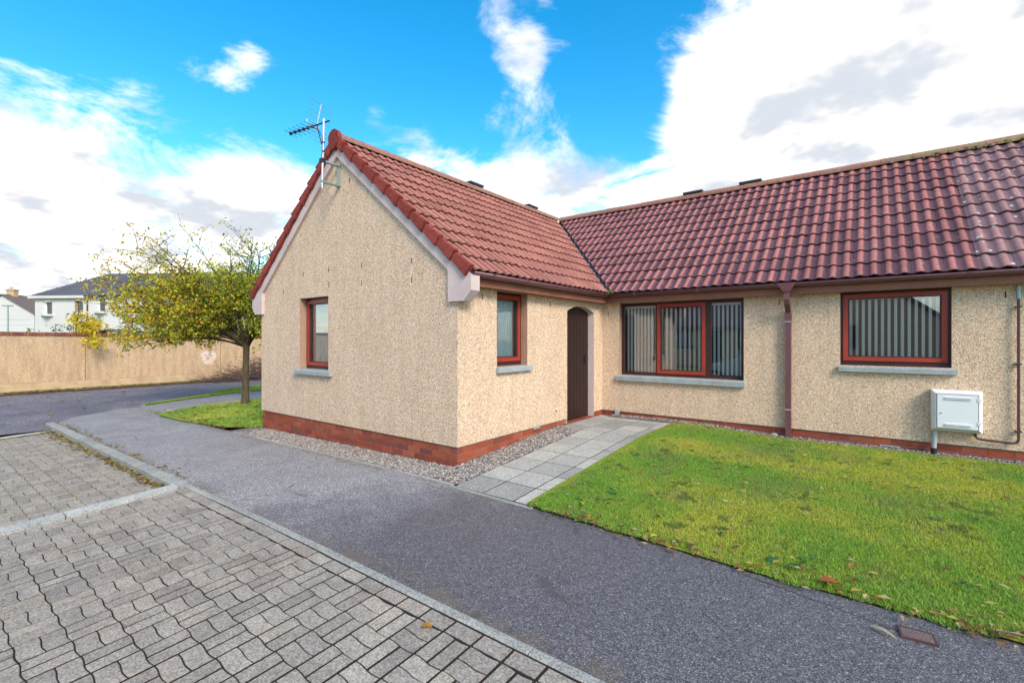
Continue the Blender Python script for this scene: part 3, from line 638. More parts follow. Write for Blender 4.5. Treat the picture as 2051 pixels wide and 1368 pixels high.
def score(t):
    c = t[1]+(FW if t[0] == 'w' else FG) @ Vector((.15, .16, 0)); v = c-CAM; d = v.length; dz = v.dot(FWD); u = 1025.5+941*v.dot(RGT)/dz
    if u > 2120 or dz < .5: return -1
    n = (FW if t[0] == 'w' else FG) @ Vector((0, 0, 1)); return max(.02, -n.dot(v)/d)/d**2
order = sorted(range(len(tiles)), key=lambda i: -score(tiles[i])); single = set(order[:285])
rest = {'w': {}, 'g': {}}
def cut_mesh(mb, org, F3, kind):
    me = mb.mesh('cut', None); bmx = bmesh.new(); bmx.from_mesh(me); bpy.data.meshes.remove(me)
    mt = F3.to_4x4(); mt.translation = org; bmx.transform(mt)
    g = .035
    p0 = Vector((EA, D-EA, 0)); nrm = Vector((1, 1, 0)).normalized()   # valley direction on plan is (-1,1); wing side is +(1,1)
    if kind == 'w': bmesh.ops.bisect_plane(bmx, geom=bmx.verts[:]+bmx.edges[:]+bmx.faces[:], plane_co=p0+nrm*g, plane_no=nrm, clear_inner=True)
    else: bmesh.ops.bisect_plane(bmx, geom=bmx.verts[:]+bmx.edges[:]+bmx.faces[:], plane_co=p0-nrm*g, plane_no=nrm, clear_outer=True)
    la = bmx.verts.layers.float.get('roll'); bmx.verts.ensure_lookup_table()
    V = [tuple(v.co) for v in bmx.verts]; A = [v[la] for v in bmx.verts]; Fc = [tuple(v.index for v in f.verts) for f in bmx.faces]; bmx.free()
    return V, Fc, A
proto = {m: tile_mesh('tile', m) for m in TM}
for idx, (kd, org, cut, mat, i, k) in enumerate(tiles):
    F3 = FW if kd == 'w' else FG; par = roof_w if kd == 'w' else roof_g
    jit = Matrix.Rotation(random.gauss(0, .006), 3, 'Z') @ Matrix.Rotation(random.gauss(0, .004), 3, 'X') @ Matrix.Rotation(random.gauss(0, .006), 3, 'Y')
    org = org+(F3 @ Vector((random.uniform(-.002, .002), random.gauss(0, .005), random.uniform(-.001, .003))))
    if cut:
        V, Fc, A = cut_mesh(tile_mesh('tile', mat), org, F3, kd)
        if not Fc: continue
        if idx in single:
            mbb = MB().add(V, Fc, True, roll=A); sub('roof_tile', mbb, mat, par)
        else: rest[kd].setdefault(mat, MB()).add(V, Fc, True, roll=A, rnd=random.random())
    elif idx in single:
        o = link('roof_tile', TM[mat]); m4 = (F3 @ jit).to_4x4(); m4.translation = org; o.matrix_basis = m4; at(o, par)
    else:
        p = proto[mat]; m3 = F3 @ jit
        rest[kd].setdefault(mat, MB()).add([org+m3 @ Vector(v) for v in p.v], p.f, True, roll=p.at['roll'], rnd=random.random())
for kd, par in (('w', roof_w), ('g', roof_g)):
    for mat, mbb in rest[kd].items(): tag(sub('far_roof_tiles', mbb, mat, par), kind='stuff')
# left slope of the gable and back of the wing: never seen from the front, plain tiled sheets under the ridge
mb = MB(); e = .03
mb.add([(-W-EA, -.05, ZE-.06), (-W/2, -.05, RZ-.07), (-W/2, 9, RZ-.07), (-W-EA, 9, ZE-.06)], [(0, 3, 2, 1)], roll=.4)
sub('rear_slope', mb, 'tile', roof_g)
mb = MB(); mb.add([(-W/2, D+W/2, RZ-.07), (9.6, D+W/2, RZ-.07), (9.6, D+W+EA, ZE-.06), (-W/2, D+W+EA, ZE-.06)], [(0, 1, 2, 3)], roll=.4); sub('rear_slope', mb, 'tile_wing', roof_w)
# felt under the tiles so that no light comes through
uz = lambda s: ZE-.075+TAN*s
mb = MB(); h = W/2+EA
mb.add([(EA, -.04, uz(0)), (EA, D-EA, uz(0)), (EA-h, D-EA+h, uz(h)), (EA-h, -.04, uz(h))], [(0, 1, 2, 3)])
mb.add([(EA, D-EA, uz(0)), (9.5, D-EA, uz(0)), (9.5, D-EA+h, uz(h)), (EA-h, D-EA+h, uz(h))], [(0, 1, 2, 3)]); sub('underlay', mb, 'lead', roof_w)
# valley lining
mb = MB(); q = .05; k2 = q/math.sqrt(2)
A0, A1 = Vector((EA+.02, D-EA-.02, uz(0)+.012)), Vector((EA-h, D-EA+h, uz(h)+.012)); nn = Vector((1, 1, 0)).normalized()
dz = Vector((0, 0, TAN*.07/math.sqrt(2)))
mb.add([A0-nn*.07+dz, A0, A0+nn*.07+dz, A1-nn*.07+dz, A1, A1+nn*.07+dz], [(0, 1, 4, 3), (1, 2, 5, 4)]); sub('valley_lining', mb, 'lead', roof_w)
mb = MB()
for i in range(60):
    p = A0+Vector((random.gauss(0, .03), random.gauss(0, .03), .03+random.random()*.04)); t = Vector((random.gauss(0, .02), random.gauss(0, .02), .02+random.random()*.03)); sd = Vector((random.gauss(0, 1), random.gauss(0, 1), 0)).normalized()*.008
    mb.add([p-sd, p+sd, p+t], [(0, 1, 2)], col=[(.16, .24, .04, 1)]*3)
sub('valley_moss', mb, 'grass', roof_w)
# verge tiles on both gable edges
def verge_mesh():
    mb = MB(); Lv, hv, wv = GA-.010, .135, .075
    # local: s along slope, n up, y width ; slightly tapered so that each laps the next
    V = [(0, -.008, -hv), (Lv, 0, -hv+.026), (Lv, 0, -.006), (0, -.008, .024), (0, wv, -hv), (Lv, wv, -hv+.026), (Lv, wv, -.006), (0, wv, .024)]
    mb.add(V, [(0, 1, 2, 3), (7, 6, 5, 4), (3, 2, 6, 7), (0, 4, 5, 1), (0, 3, 7, 4), (1, 5, 6, 2)], roll=.5)
    me = mb.mesh('verge_tile', 'verge'); bmx = bmesh.new(); bmx.from_mesh(me); bmesh.ops.bevel(bmx, geom=bmx.edges[:], offset=.009, segments=2, affect='EDGES'); bmx.to_mesh(me); bmx.free(); return me
vm = verge_mesh()
c_, s_ = math.cos(PITCH), math.sin(PITCH)
for k in range(NC):
    for sgn in (1, -1):
        ax = Vector((-c_*sgn, 0, s_)); nrm = Vector((s_*sgn, 0, c_)); o3 = Vector(((EA if sgn > 0 else -W-EA), -.085, ZE))+ax*(k*GA)+nrm*.006
        m4 = Matrix(((ax.x, 0, nrm.x, o3.x), (ax.y, 1, nrm.y, o3.y), (ax.z, 0, nrm.z, o3.z), (0, 0, 0, 1)))
        o = link('verge_tile', vm); o.matrix_basis = m4; at(o, roof_g)
# ridge tiles
def ridge_mesh():
    mb = MB(); Lr, n = .44, 10; V = []
    for j, y in enumerate((0, Lr)):
        for i in range(n+1):
            q = math.pi*(-.08+1.16*i/n); r0 = .118-.004*j; V.append((r0*math.cos(q), y, r0*.82*math.sin(q)))
    mb.add(V, [(i, i+1, n+2+i, n+1+i) for i in range(n)], True)
    V2 = [(x*.86, y, z*.86) for x, y, z in V[:n+1]]; mb.add(V[:n+1]+V2, [(i+1, i, n+1+i, n+2+i) for i in range(n)])
    return mb.mesh('ridge_tile', 'ridge')
rm = ridge_mesh(); zr = RZ-.05
for i in range(15):
    y = -.06+i*.43
    if y > D+W/2-.1: break
    o = link('ridge_tile', rm); o.location = (-W/2, y, zr+random.uniform(-.003, .003)); at(o, roof_g)
for i in range(28):
    x = -W/2+.1+i*.43
    if x > 9.3: break
    o = link('ridge_tile', rm); o.location = (x, D+W/2, zr+random.uniform(-.003, .004)); o.rotation_euler = (0, 0, R(-90)); at(o, roof_w)
mb = MB(); cap = []
for i in range(11): q = math.pi*(-.05+1.1*i/10); cap.append((-W/2+.135*math.cos(q), -.10, RZ-.05+.125*math.sin(q)))
cap += [(-W/2-.105, -.10, RZ-.16), (-W/2, -.10, RZ-.235), (-W/2+.105, -.10, RZ-.16)]
mb.prism(cap, (0, .06, 0)); sub('ridge_end_cap', mb, 'verge', roof_g)
# moss along the right end of the wing ridge
mb = MB()
for i in range(420):
    x = 4.0+random.random()**.7*4.5; p = Vector((x, D+W/2-.02-abs(random.gauss(0, .07)), 0)); p.z = RZ+.03-TAN*abs(p.y-D-W/2)*1.0-.01+random.uniform(0, .03)
    r0 = random.uniform(.012, .032); cc = random.choice([(.09, .09, .03, 1), (.2, .15, .08, 1), (.26, .2, .14, 1), (.13, .12, .04, 1)])
    V = [(p.x+r0*1.3, p.y, p.z), (p.x-r0*1.3, p.y, p.z), (p.x, p.y+r0, p.z), (p.x, p.y-r0, p.z), (p.x, p.y, p.z+r0*.8), (p.x, p.y, p.z-r0)]
    mb.add(V, [(0, 2, 4), (2, 1, 4), (1, 3, 4), (3, 0, 4), (2, 0, 5), (1, 2, 5), (3, 1, 5), (0, 3, 5)], True, col=[cc]*6)
tag(sub('ridge_moss', mb, 'stone', roof_w), kind='stuff')
# low black vents on the ridges
for (x, y, ax) in ((.92, D+W/2, 0), (2.03, D+W/2, 0), (-W/2, 3.05, 1), (-W/2, 5.05, 1)):
    mb = MB(); l = .20
    if ax == 0: mb.box((x-l, y-.10, zr+.085), (x+l, y+.10, zr+.125)); mb.box((x-l+.03, y-.08, zr+.05), (x+l-.03, y+.08, zr+.085))
    else: mb.box((x-.10, y-l, zr+.085), (x+.10, y+l, zr+.125)); mb.box((x-.08, y-l+.03, zr+.05), (x+.08, y+l-.03, zr+.085))
    sub('ridge_vent', mb, 'black', roof_w if ax == 0 else roof_g)

# barge boards with kneelers, fascia, soffit, gutters -----------
for sgn in (1, -1):
    mb = MB(); xr = lambda t: -W/2+sgn*t
    top = lambda t: RZ-.10-TAN*t; bot = lambda t: RZ-.315-TAN*t
    mb.prism([(xr(0), -.045, top(0)), (xr(0), -.045, bot(0)), (xr(W/2-.115), -.045, bot(W/2-.115)), (xr(W/2+.10), -.045, top(W/2+.10)-.0)], (0, .0445, 0))
    hp('barge_board', mb, 'barge')
    mb = MB(); a = W/2-.115; P = [(a, bot(a)+.004), (a, 1.745), (a+.26, 1.745), (a+.375, 1.865), (a+.375, ZE-.075), (a+.2, top(a+.2))]
    mb.prism([(xr(t), -.05, z) for t, z in P], (0, .155, 0)); hp('kneeler', mb, 'barge')
fz0, fz1 = 1.9335, 2.085
hp('fascia', MB().box((.14, .107, fz0), (.1623, D-.1623, fz1)), 'fascia'); hp('fascia', MB().box((.141, D-.1623, fz0), (9.5, D-.14, fz1)), 'fascia')
hp('soffit', MB().box((0.001, .107, fz0+.012), (.14, D-.12, fz0+.022)), 'fascia'); hp('soffit', MB().box((.0, D-.14, fz0+.012), (9.5, D-.001, fz0+.022)), 'fascia')
def gutter(p0, p1, out, nseg):
    p0, p1, out = Vector(p0), Vector(p1), Vector(out); mb = MB(); n = 10; rr = .058; V = []
    for e in (p0, p1):
        for i in range(n+1): q = math.pi*i/n; V.append(e+out*(-math.cos(q)*rr)+Vector((0, 0, -math.sin(q)*rr)))
        for i in range(n, -1, -1): q = math.pi*i/n; V.append(e+out*(-math.cos(q)*(rr-.005))+Vector((0, 0, -math.sin(q)*(rr-.005))))
    m = 2*(n+1); F = [(i, (i+1) % m, m+(i+1) % m, m+i) for i in range(m)]; F += [tuple(range(m-1, -1, -1)), tuple(range(m, 2*m))]
    if (p1-p0).cross(out).z < 0: pass
    mb.add(V, F, True); g0 = hp('gutter', mb, 'gutter')
    for i in range(nseg):
        p = p0.lerp(p1, (i+.5)/nseg); d0 = (p1-p0).normalized()*.022; mb = MB(); V = []
        for e in (p-d0, p+d0):
            for i2 in range(n+1): q = math.pi*(i2/n); V.append(e+out*(-math.cos(q)*(rr+.006))+Vector((0, 0, -math.sin(q)*(rr+.006)+.004)))
        mb.add(V, [(i2, i2+1, n+2+i2, n+1+i2) for i2 in range(n)], True); sub('gutter_bracket', mb, 'gutter', g0)
    return g0
GY = .222
gutter((GY, .0, 2.085), (GY, D-GY, 2.085), (1, 0, 0), 5)
gutter((GY, D-GY, 2.085), (9.5, D-GY, 2.085), (0, -1, 0), 9)
dpx = 2.985
mb = MB(); mb.add([(dpx-.12, D-.29, 2.09), (dpx+.12, D-.29, 2.09), (dpx+.12, D-.165, 2.09), (dpx-.12, D-.165, 2.09), (dpx-.045, D-.275, 1.97), (dpx+.045, D-.275, 1.97), (dpx+.045, D-.17, 1.97), (dpx-.045, D-.17, 1.97)],
    [(0, 1, 2, 3), (4, 7, 6, 5), (0, 4, 5, 1), (1, 5, 6, 2), (2, 6, 7, 3), (3, 7, 4, 0)])
dp = hp('downpipe', MB().sqtube([(dpx, D-.222, 2.0), (dpx, D-.222, 1.86), (dpx, D-.20, 1.81), (dpx, D-.065, 1.71), (dpx, D-.05, 1.66), (dpx, D-.05, -.16)], .034, .034, (1, 0, 0)), 'gutter')
sub('gutter_outlet', mb, 'gutter', dp)
for z in (1.54, .27): sub('pipe_bracket', MB().box((dpx-.046, D-.089, z), (dpx+.046, D+.0, z+.014)), 'greypl', dp)
sub('pipe_collar', MB().box((dpx-.04, D-.09, 1.56), (dpx+.04, D-.01, 1.66)), 'gutter', dp)
# small fittings of the house
hp('overflow_pipe', MB().tube([(-.02, 2.2, .20), (.05, 2.2, .195)], .012), 'white')
mb = MB().box((.275, D-.035, -.16), (.335, D-.001, -.01)); mb.box((.268, D-.04, -.03), (.342, D-.002, .03)); hp('cable_cover', mb, 'greypl')
mb = MB(); mb.box((4.03, D-.012, -.165), (4.23, D+.02, -.10)); av = hp('air_vent', mb, 'greypl')
for i in range(4): sub('vent_louvre', MB().box((4.045, D-.018, -.157+i*.014), (4.215, D-.0125, -.150+i*.014)), 'black', av)
hp('mortar_patch', MB().box((-.03, 1.62, -.035), (-.0135, 1.80, .0)), 'sill')

# meter box and pipework: things fixed to the wall -----------------
mbx = tag(empty('meter_box', (4.77, D, .18)), 'white meter box on the wall under the single window', 'meter box')
def mpart(name, mb, mat, par=None): o = mb.build(name, mat); return at(o, par or mbx)
x0, x1, z0, z1, yf = 4.53, 4.985, .175, .672, D-.155; b_ = .035
mb = MB(); mb.add([(x0, D, z0), (x1, D, z0), (x1, D, z1), (x0, D, z1), (x0, D-.105, z0), (x1, D-.105, z0), (x1, D-.105, z1), (x0, D-.105, z1), (x0+b_, yf, z0+b_), (x1-b_, yf, z0+b_), (x1-b_, yf, z1-b_), (x0+b_, yf, z1-b_)],
    [(0, 4, 5, 1), (1, 5, 6, 2), (2, 6, 7, 3), (3, 7, 4, 0), (4, 8, 9, 5), (5, 9, 10, 6), (6, 10, 11, 7), (7, 11, 8, 4), (8, 11, 10, 9)]); mpart('case', mb, 'white')
dd = MB().box((x0+.05, yf-.008, z0+.045), (x1-.045, yf-.001, z1-.045)); dobj = mpart('door_panel', dd, 'white')
mb = MB(); fr(mb, lambda u, z, q: (u, q, z), x0+.044, x1-.039, z0+.039, z1-.039, .006, yf-.0035, yf); mpart('door_gap', mb, 'pipe')
for zz in (z0+.075, z0+.09, z1-.085, z1-.1): mb = MB().box((x0+.12, yf-.022, zz), (x1-.10, yf-.0075, zz+.008)); o = mb.build('louvre', 'white', dobj)
MB().tube([(x0+.085, yf-.008, .40), (x0+.085, yf-.016, .40)], .009).build('lock', 'greypl', dobj)
for zz in (z0+.1, z1-.12): mpart('hinge', MB().box((x1-.05, yf-.014, zz), (x1-.02, yf-.001, zz+.04)), 'white')
dct = mpart('duct', MB().tube([(4.57, D-.055, .18), (4.558, D-.055, -.06)], .026, 10), 'greypl'); mpart('duct_foot', MB().tube([(4.558, D-.055, -.055), (4.556, D-.055, -.20)], .031, 10), 'black')
pp = tag(MB().tube([(4.93, D-.045, .18), (4.93, D-.045, .135), (4.945, D-.045, .11), (5.0, D-.045, .10), (5.24, D-.045, .088), (5.275, D-.045, .10), (5.288, D-.045, .135), (5.288, D-.045, 1.90)], .0135, 8).build('conduit_pipe', 'pipe'),
         'thin brown conduit pipe running up the wall from the meter box', 'pipe')
for z in (.22, 1.0, 1.66): MB().box((5.263, D-.06, z), (5.313, D-.001, z+.018)).build('pipe_clip', 'pipe', pp)
MB().tube([(5.288, D-.045, 1.76), (5.288, D-.045, 1.91)], .022, 8).build('pipe_head', 'galv', pp)

# television aerial ------------------------------------------------
ae = tag(empty('television_aerial', (-2.45, -.29, 3.5)), 'rooftop television aerial on a bracketed silver mast at the gable', 'aerial')
def ap(name, mb, mat, par=None): return at(mb.build(name, mat), par or ae)
mx, my = -2.45, -.29
ap('mast', MB().tube([(mx, my, 3.50), (mx+.045, my, 4.50)], .017, 10), 'alu')
for z in (3.60, 3.90): ap('bracket_arm', MB().box((mx-.03, my-.02, z-.012), (-2.46+.04, -.0, z+.012)), 'galv')
ap('bracket_plate', MB().box((-2.475, -.03, 3.58), (-2.43, -.002, 3.93)), 'galv')
ap('mast_clamp', MB().box((mx-.03, my-.03, 3.87), (mx+.045, my+.03, 3.93)), 'black')
# boom pointing left and slightly up the picture: along -x with a little -y
tip = Vector((mx+.07, my+.02, 4.455)); bd = (Vector((-2.98, -.50, 4.36))-tip); boom_l = bd.length; bd.normalize(); upv = Vector((0, 0, 1)); sd = bd.cross(upv).normalized()
ap('boom', MB().tube([tip-bd*.06, tip+bd*boom_l], .011, 8), 'black')
for z in (4.15, 4.02): ap('cable_tie', MB().tube([(mx+.028, my, z), (mx+.03, my, z+.02)], .022, 8), 'black')
ap('coaxial_cable', MB().tube([tip+bd*.25, tip+bd*.12+Vector((0, 0, -.10)), Vector((mx+.05, my-.02, 4.22)), Vector((mx+.02, my-.02, 3.9))], .005, 6), 'black')
for i in range(6):
    p = tip+bd*(.24+i*(boom_l-.26)/5); ln = .17-.008*i
    ap('director', MB().tube([p-sd*ln, p+sd*ln], .0035, 5), 'black')
    ap('director_clip', MB().obox(p-bd*.012-sd*.02-upv*.02, bd*.024, sd*.04, upv*.04), 'black')
rp = tip+bd*.16; rv = (upv*.9+bd*-.12).normalized()
for sg in (1, -1):
    v = (upv*sg*.92-bd*.25).normalized(); ap('reflector_arm', MB().tube([rp, rp+v*.30], .008, 6), 'alu' if sg > 0 else 'black')
    for k in range(4): q = rp+v*(.08+k*.072); ap('reflector_rod', MB().tube([q-sd*.26, q+sd*.26], .003, 5), 'galv')
ap('dipole', MB().tube([rp+bd*.07-sd*.12, rp+bd*.07+sd*.12, rp+bd*.07+sd*.13+upv*.03, rp+bd*.07+sd*.12+upv*.06, rp+bd*.07-sd*.12+upv*.06, rp+bd*.07-sd*.13+upv*.03, rp+bd*.07-sd*.12], .006, 6), 'alu')

# ------------------------------------------------------------------ paving, kerbs, slabs
AMP = .0048
def wave(x): return AMP*math.sin(2*math.pi*x/.2+.6)
def paver_mesh(kind, ph=0.0, straight=False):
    j = .0034; jx = .0100; ch = .003
    if kind == 'x': lx, ly = .2, .1
    else: lx, ly = .1, .2
    n = 8 if kind == 'x' else 4
    def ring(ins, z):
        P = []
        for i in range(n+1): x = jx+(lx-2*jx)*i/n; P.append((x, j+ins+(0 if straight else wave(x+ph)), z))
        for i in range(n, -1, -1): x = jx+(lx-2*jx)*i/n; P.append((x, ly-j-ins+(0 if straight else wave(x+ph)), z))
        return P
    a, b, c = ring(ch, 0), ring(0, -ch*.8), ring(0, -.05); m = len(a); mb = MB()
    F = [(i, i+1, m-2-i, m-1-i) for i in range(n)]
    F += [(m+i, m+(i+1) % m, (i+1) % m, i) for i in range(m)]; F += [(2*m+i, 2*m+(i+1) % m, m+(i+1) % m, m+i) for i in range(m)]
    mb.add(a+b+c, F); return mb
PMB = {'x': paver_mesh('x'), 'ya': paver_mesh('y', 0), 'yb': paver_mesh('y', .1), 'e': paver_mesh('x', 0, True)}
PME = {k: m.mesh('paving_block', 'paver') for k, m in PMB.items()}
places = []
Y0 = -2.30
for ci in range(-43, 27):
    for cj in range(0, 18):
        x, y = ci*.2+.1, Y0-(cj+1)*.2
        if x < -8.42 or (-2.26 < x < -1.9): continue
        if x < -2.2 and x+.2 > -2.16: continue
        if (ci+cj) % 2: places += [('x', x, y), ('x', x, y+.1)]
        else: places += [('ya', x, y), ('yb', x+.1, y)]
for ci in range(-43, 27):
    x = ci*.2+.1
    if -2.26 < x < -1.9 or x < -8.42: continue
    places.append(('e', x, -2.291))
def pz(x, y): return zbay(x, y)-(.055 if x < -2.0 else 0)
def pscore(p):
    v = Vector((p[1]+.1, p[2]+.1, pz(p[1], p[2])))-CAM; dz = v.dot(FWD)
    if dz < 1.2: return -1
    u = 1025.5+941*v.dot(RGT)/dz; w = 678-941*v.z/dz
    if u < -60 or w > 1450: return -1
    return 1/v.length**3
order = sorted(range(len(places)), key=lambda i: -pscore(places[i])); psingle = set(i for i in order[:300])
rm2 = MB(); slope = math.atan(.05)
for i, (k, x, y) in enumerate(places):
    z = pz(x, y)+random.uniform(-.0008, .0016); sx = -.0165 if x < -.05 else 0
    rot = Matrix.Rotation(slope if y > -4.75 else 0, 3, 'X') @ Matrix.Rotation(sx+random.gauss(0, .004), 3, 'Y') @ Matrix.Rotation(random.gauss(0, .004), 3, 'X') @ Matrix.Rotation(random.gauss(0, .007), 3, 'Z')
    if i in psingle:
        o = link('paving_block', PME[k], bay); m4 = rot.to_4x4(); m4.translation = (x, y, z-.05*.1*0); o.matrix_basis = m4
    else:
        p = PMB[k]; t = Vector((x, y, z)); rm2.add([t+rot @ Vector(v) for v in p.v], p.f, False, rnd=random.random())
tag(rm2.build('far_paving_blocks', 'paver', bay), kind='stuff')
# concrete strip between the bays and at the far end
for i in range(6):
    y = -2.2-i*.92; mb = MB(); mb.obox((-2.16, y, pz(-1.9, y)+.0), (.15, 0, .002), (0, -.91, pz(-1.9, y-.9)-pz(-1.9, y)), (0, 0, -.1)); mb.build('strip_stone', 'strip', bay)
for i in range(6):
    y = -2.2-i*.92; mb = MB(); mb.obox((-8.62, y, pz(-8.5, y)+.012), (.14, 0, 0), (0, -.91, pz(-8.5, y-.9)-pz(-8.5, y)), (0, 0, -.1)); mb.build('strip_stone', 'strip', bay)
# flush edging along the right bay, upstand kerb along the left bay
def kerb(name, x0, x1, y0, y1, up, up2=None):
    up2 = up if up2 is None else up2; z0, z1 = zx(x0)+up, zx(x1)+up2; c = .012
    mb = MB(); A = [(x0+.003, y0, z0-.2), (x0+.003, y0, z0-c), (x0+.003, y0+c, z0), (x0+.003, y1, z0), (x0+.003, y1, z0-.2)]
    B = [(x1-.003, y0, z1-.2), (x1-.003, y0, z1-c), (x1-.003, y0+c, z1), (x1-.003, y1, z1), (x1-.003, y1, z1-.2)]
    mb.add(A+B, [(4, 3, 2, 1, 0), (5, 6, 7, 8, 9), (0, 1, 6, 5), (1, 2, 7, 6), (2, 3, 8, 7), (3, 4, 9, 8)]); return mb.build(name, 'kerb', footway)
x = -2.0
while x < 9: kerb('edging_stone', x, x+.915, -2.178, -2.126, .006); x += .915
kerb('kerbstone', -2.9, -2.0, -2.235, -2.115, .012, .006); x = -2.9
while x > -9.0: kerb('kerbstone', x-.915, x, -2.235, -2.115, .014, .014); x -= .915
x = -5.0
while x < .4: kerb('edging_stone', x, min(x+.915, 1.5), -.475, -.43, .008); x += .915
MB().obox((.40, -.535, zpath(-.5)-.002), (1.05, -.02, 0), (0, .045, 0), (0, 0, -.1)).build('edging_stone', 'kerb', path)
# path slabs
SX, SY = .385, .388
for r0 in range(11):
    for c0 in range(-1, 3):
        xa = .445+c0*SX; ya = -.485+r0*SY
        if c0 == -1 and ya < 2.2: continue
        if ya > 3.5: continue
        xb = xa+SX-.017; yb = min(ya+SY-.017, 3.70)
        if c0 == -1: xa = .03
        z = random.uniform(-.0006, .002); za, zb = zpath(ya)+z, zpath(yb)+z; e = .003; tl = random.uniform(-.0008, .002)
        V = [(xa+e, ya+e, za+tl), (xb-e, ya+e, za), (xb-e, yb-e, zb), (xa+e, yb-e, zb+tl), (xa, ya, za-e), (xb, ya, za-e), (xb, yb, zb-e), (xa, yb, zb-e), (xa, ya, za-.05), (xb, ya, za-.05), (xb, yb, zb-.05), (xa, yb, zb-.05)]
        F = [(0, 1, 2, 3)]+[(4+i, 4+(i+1) % 4, (i+1) % 4, i) for i in range(4)]+[(8+i, 8+(i+1) % 4, 4+(i+1) % 4, 4+i) for i in range(4)]
        MB().add(V, F).build('path_slab', 'slab', path)
# inspection cover in the footway
cv = tag(empty('drain_cover', (4.12, -.83, zx(4))), 'small rusty-brown drain cover at the lawn edge', 'drain cover')
rz = Matrix.Rotation(R(4), 4, 'Z')
def cvp(name, mb, mat, par=cv): o = mb.build(name, mat, par); return o
M['rust'] = plain('rusty_iron', srgb(116, 96, 92), .8, .3, 20, .5, .4)
mb = MB(); fr(mb, lambda u, z, q: (u, z, q), -.125, .125, -.085, .085, .014, 0, .012); cvp('rim', mb, 'pipe')
lid = cvp('lid', MB().box((-.108, -.068, 0), (.108, .068, .010)), 'rust')
for i in range(11):
    for j in range(6): MB().box((-.098+i*.0185, -.058+j*.021, .0102), (-.088+i*.0185, -.048+j*.021, .0125)).build('stud', 'rust', lid) if (i+j) % 3 == 0 else None
cv.rotation_euler = (0, 0, R(5)); cv.scale = (.6, .68, 1)

# ------------------------------------------------------------------ gravel (stuff)
def stones(name, pts, size, parent=None, label=None):
    n = len(pts); base_v = np.array([(1, 0, 0), (-1, 0, 0), (0, 1, 0), (0, -1, 0), (0, 0, 1), (0, 0, -1)], float)
    base_f = np.array([(0, 2, 4), (2, 1, 4), (1, 3, 4), (3, 0, 4), (2, 0, 5), (1, 2, 5), (3, 1, 5), (0, 3, 5)])
    sc = size*(0.5+rng.random((n, 1, 1))*.8)*(0.7+.6*rng.random((n, 6, 1))); V = base_v[None]*sc; V[:, :, 2] *= .65
    ang = rng.random(n)*6.28; c, s = np.cos(ang), np.sin(ang); Vx = V[:, :, 0]*c[:, None]-V[:, :, 1]*s[:, None]; Vy = V[:, :, 0]*s[:, None]+V[:, :, 1]*c[:, None]
    V = np.stack([Vx, Vy, V[:, :, 2]], 2)+np.asarray(pts)[:, None, :]
    F = base_f[None]+(np.arange(n)*6)[:, None, None]
    pal = np.array([[.36, .32, .28], [.24, .21, .19], [.44, .36, .29], [.30, .24, .21], [.5, .47, .44], [.38, .28, .24], [.18, .18, .19]]); col = pal[rng.integers(0, len(pal), n)]*(.55+.5*rng.random((n, 1)))
    me = fastmesh(name, V.reshape(-1, 3), F.reshape(-1, 3), 'stone', np.repeat(col, 6, 0), False); o = link(name, me, parent); o['kind'] = 'stuff'
    if label: o['label'] = label; o['category'] = 'gravel'
    return o
P = []
for i in range(9500):
    x = random.uniform(-5.0, .02); y = random.uniform(-.43, .02)
    if x < -4.5 and random.random() > (x+5)/.5: continue
    P.append((x, y, zx(x)+random.uniform(0, .014)))
for i in range(5200):
    y = random.uniform(-.43, 2.3); x = random.uniform(.0, .435); P.append((x, y, zpath(y)-.008+random.uniform(0, .016)))
stones('gravel', P, .0155, None, 'loose grey and tan gravel along the foot of the gable')
P = []
for i in range(4600):
    x = random.uniform(.25, 8); y = 3.835-abs(random.gauss(0, .10)); P.append((x, y, zlawn(max(x, 1.3), 3.62)+random.uniform(-.004, .012)))
stones('gravel', P, .013, None, 'thin line of gravel under the brick base of the wing')
pb = tag(MB().build('pebble', 'slab'), 'large pale pebble at the foot of the downpipe', 'stone') if False else None
bmx = bmesh.new(); bmesh.ops.create_icosphere(bmx, subdivisions=2, radius=.045)
for v in bmx.verts: v.co = Vector((v.co.x*1.2, v.co.y*.85, v.co.z*.7))*(1+.12*math.sin(v.co.x*60+v.co.y*37))
me = bpy.data.meshes.new('pebble'); bmx.to_mesh(me); bmx.free(); me.materials.append(M['slab'])
for p in me.polygons: p.use_smooth = True
pb = tag(link('pebble', me), 'large pale pebble lying by the foot of the downpipe', 'stone'); pb.location = (2.80, 3.72, zlawn(2.8, 3.62)+.02)

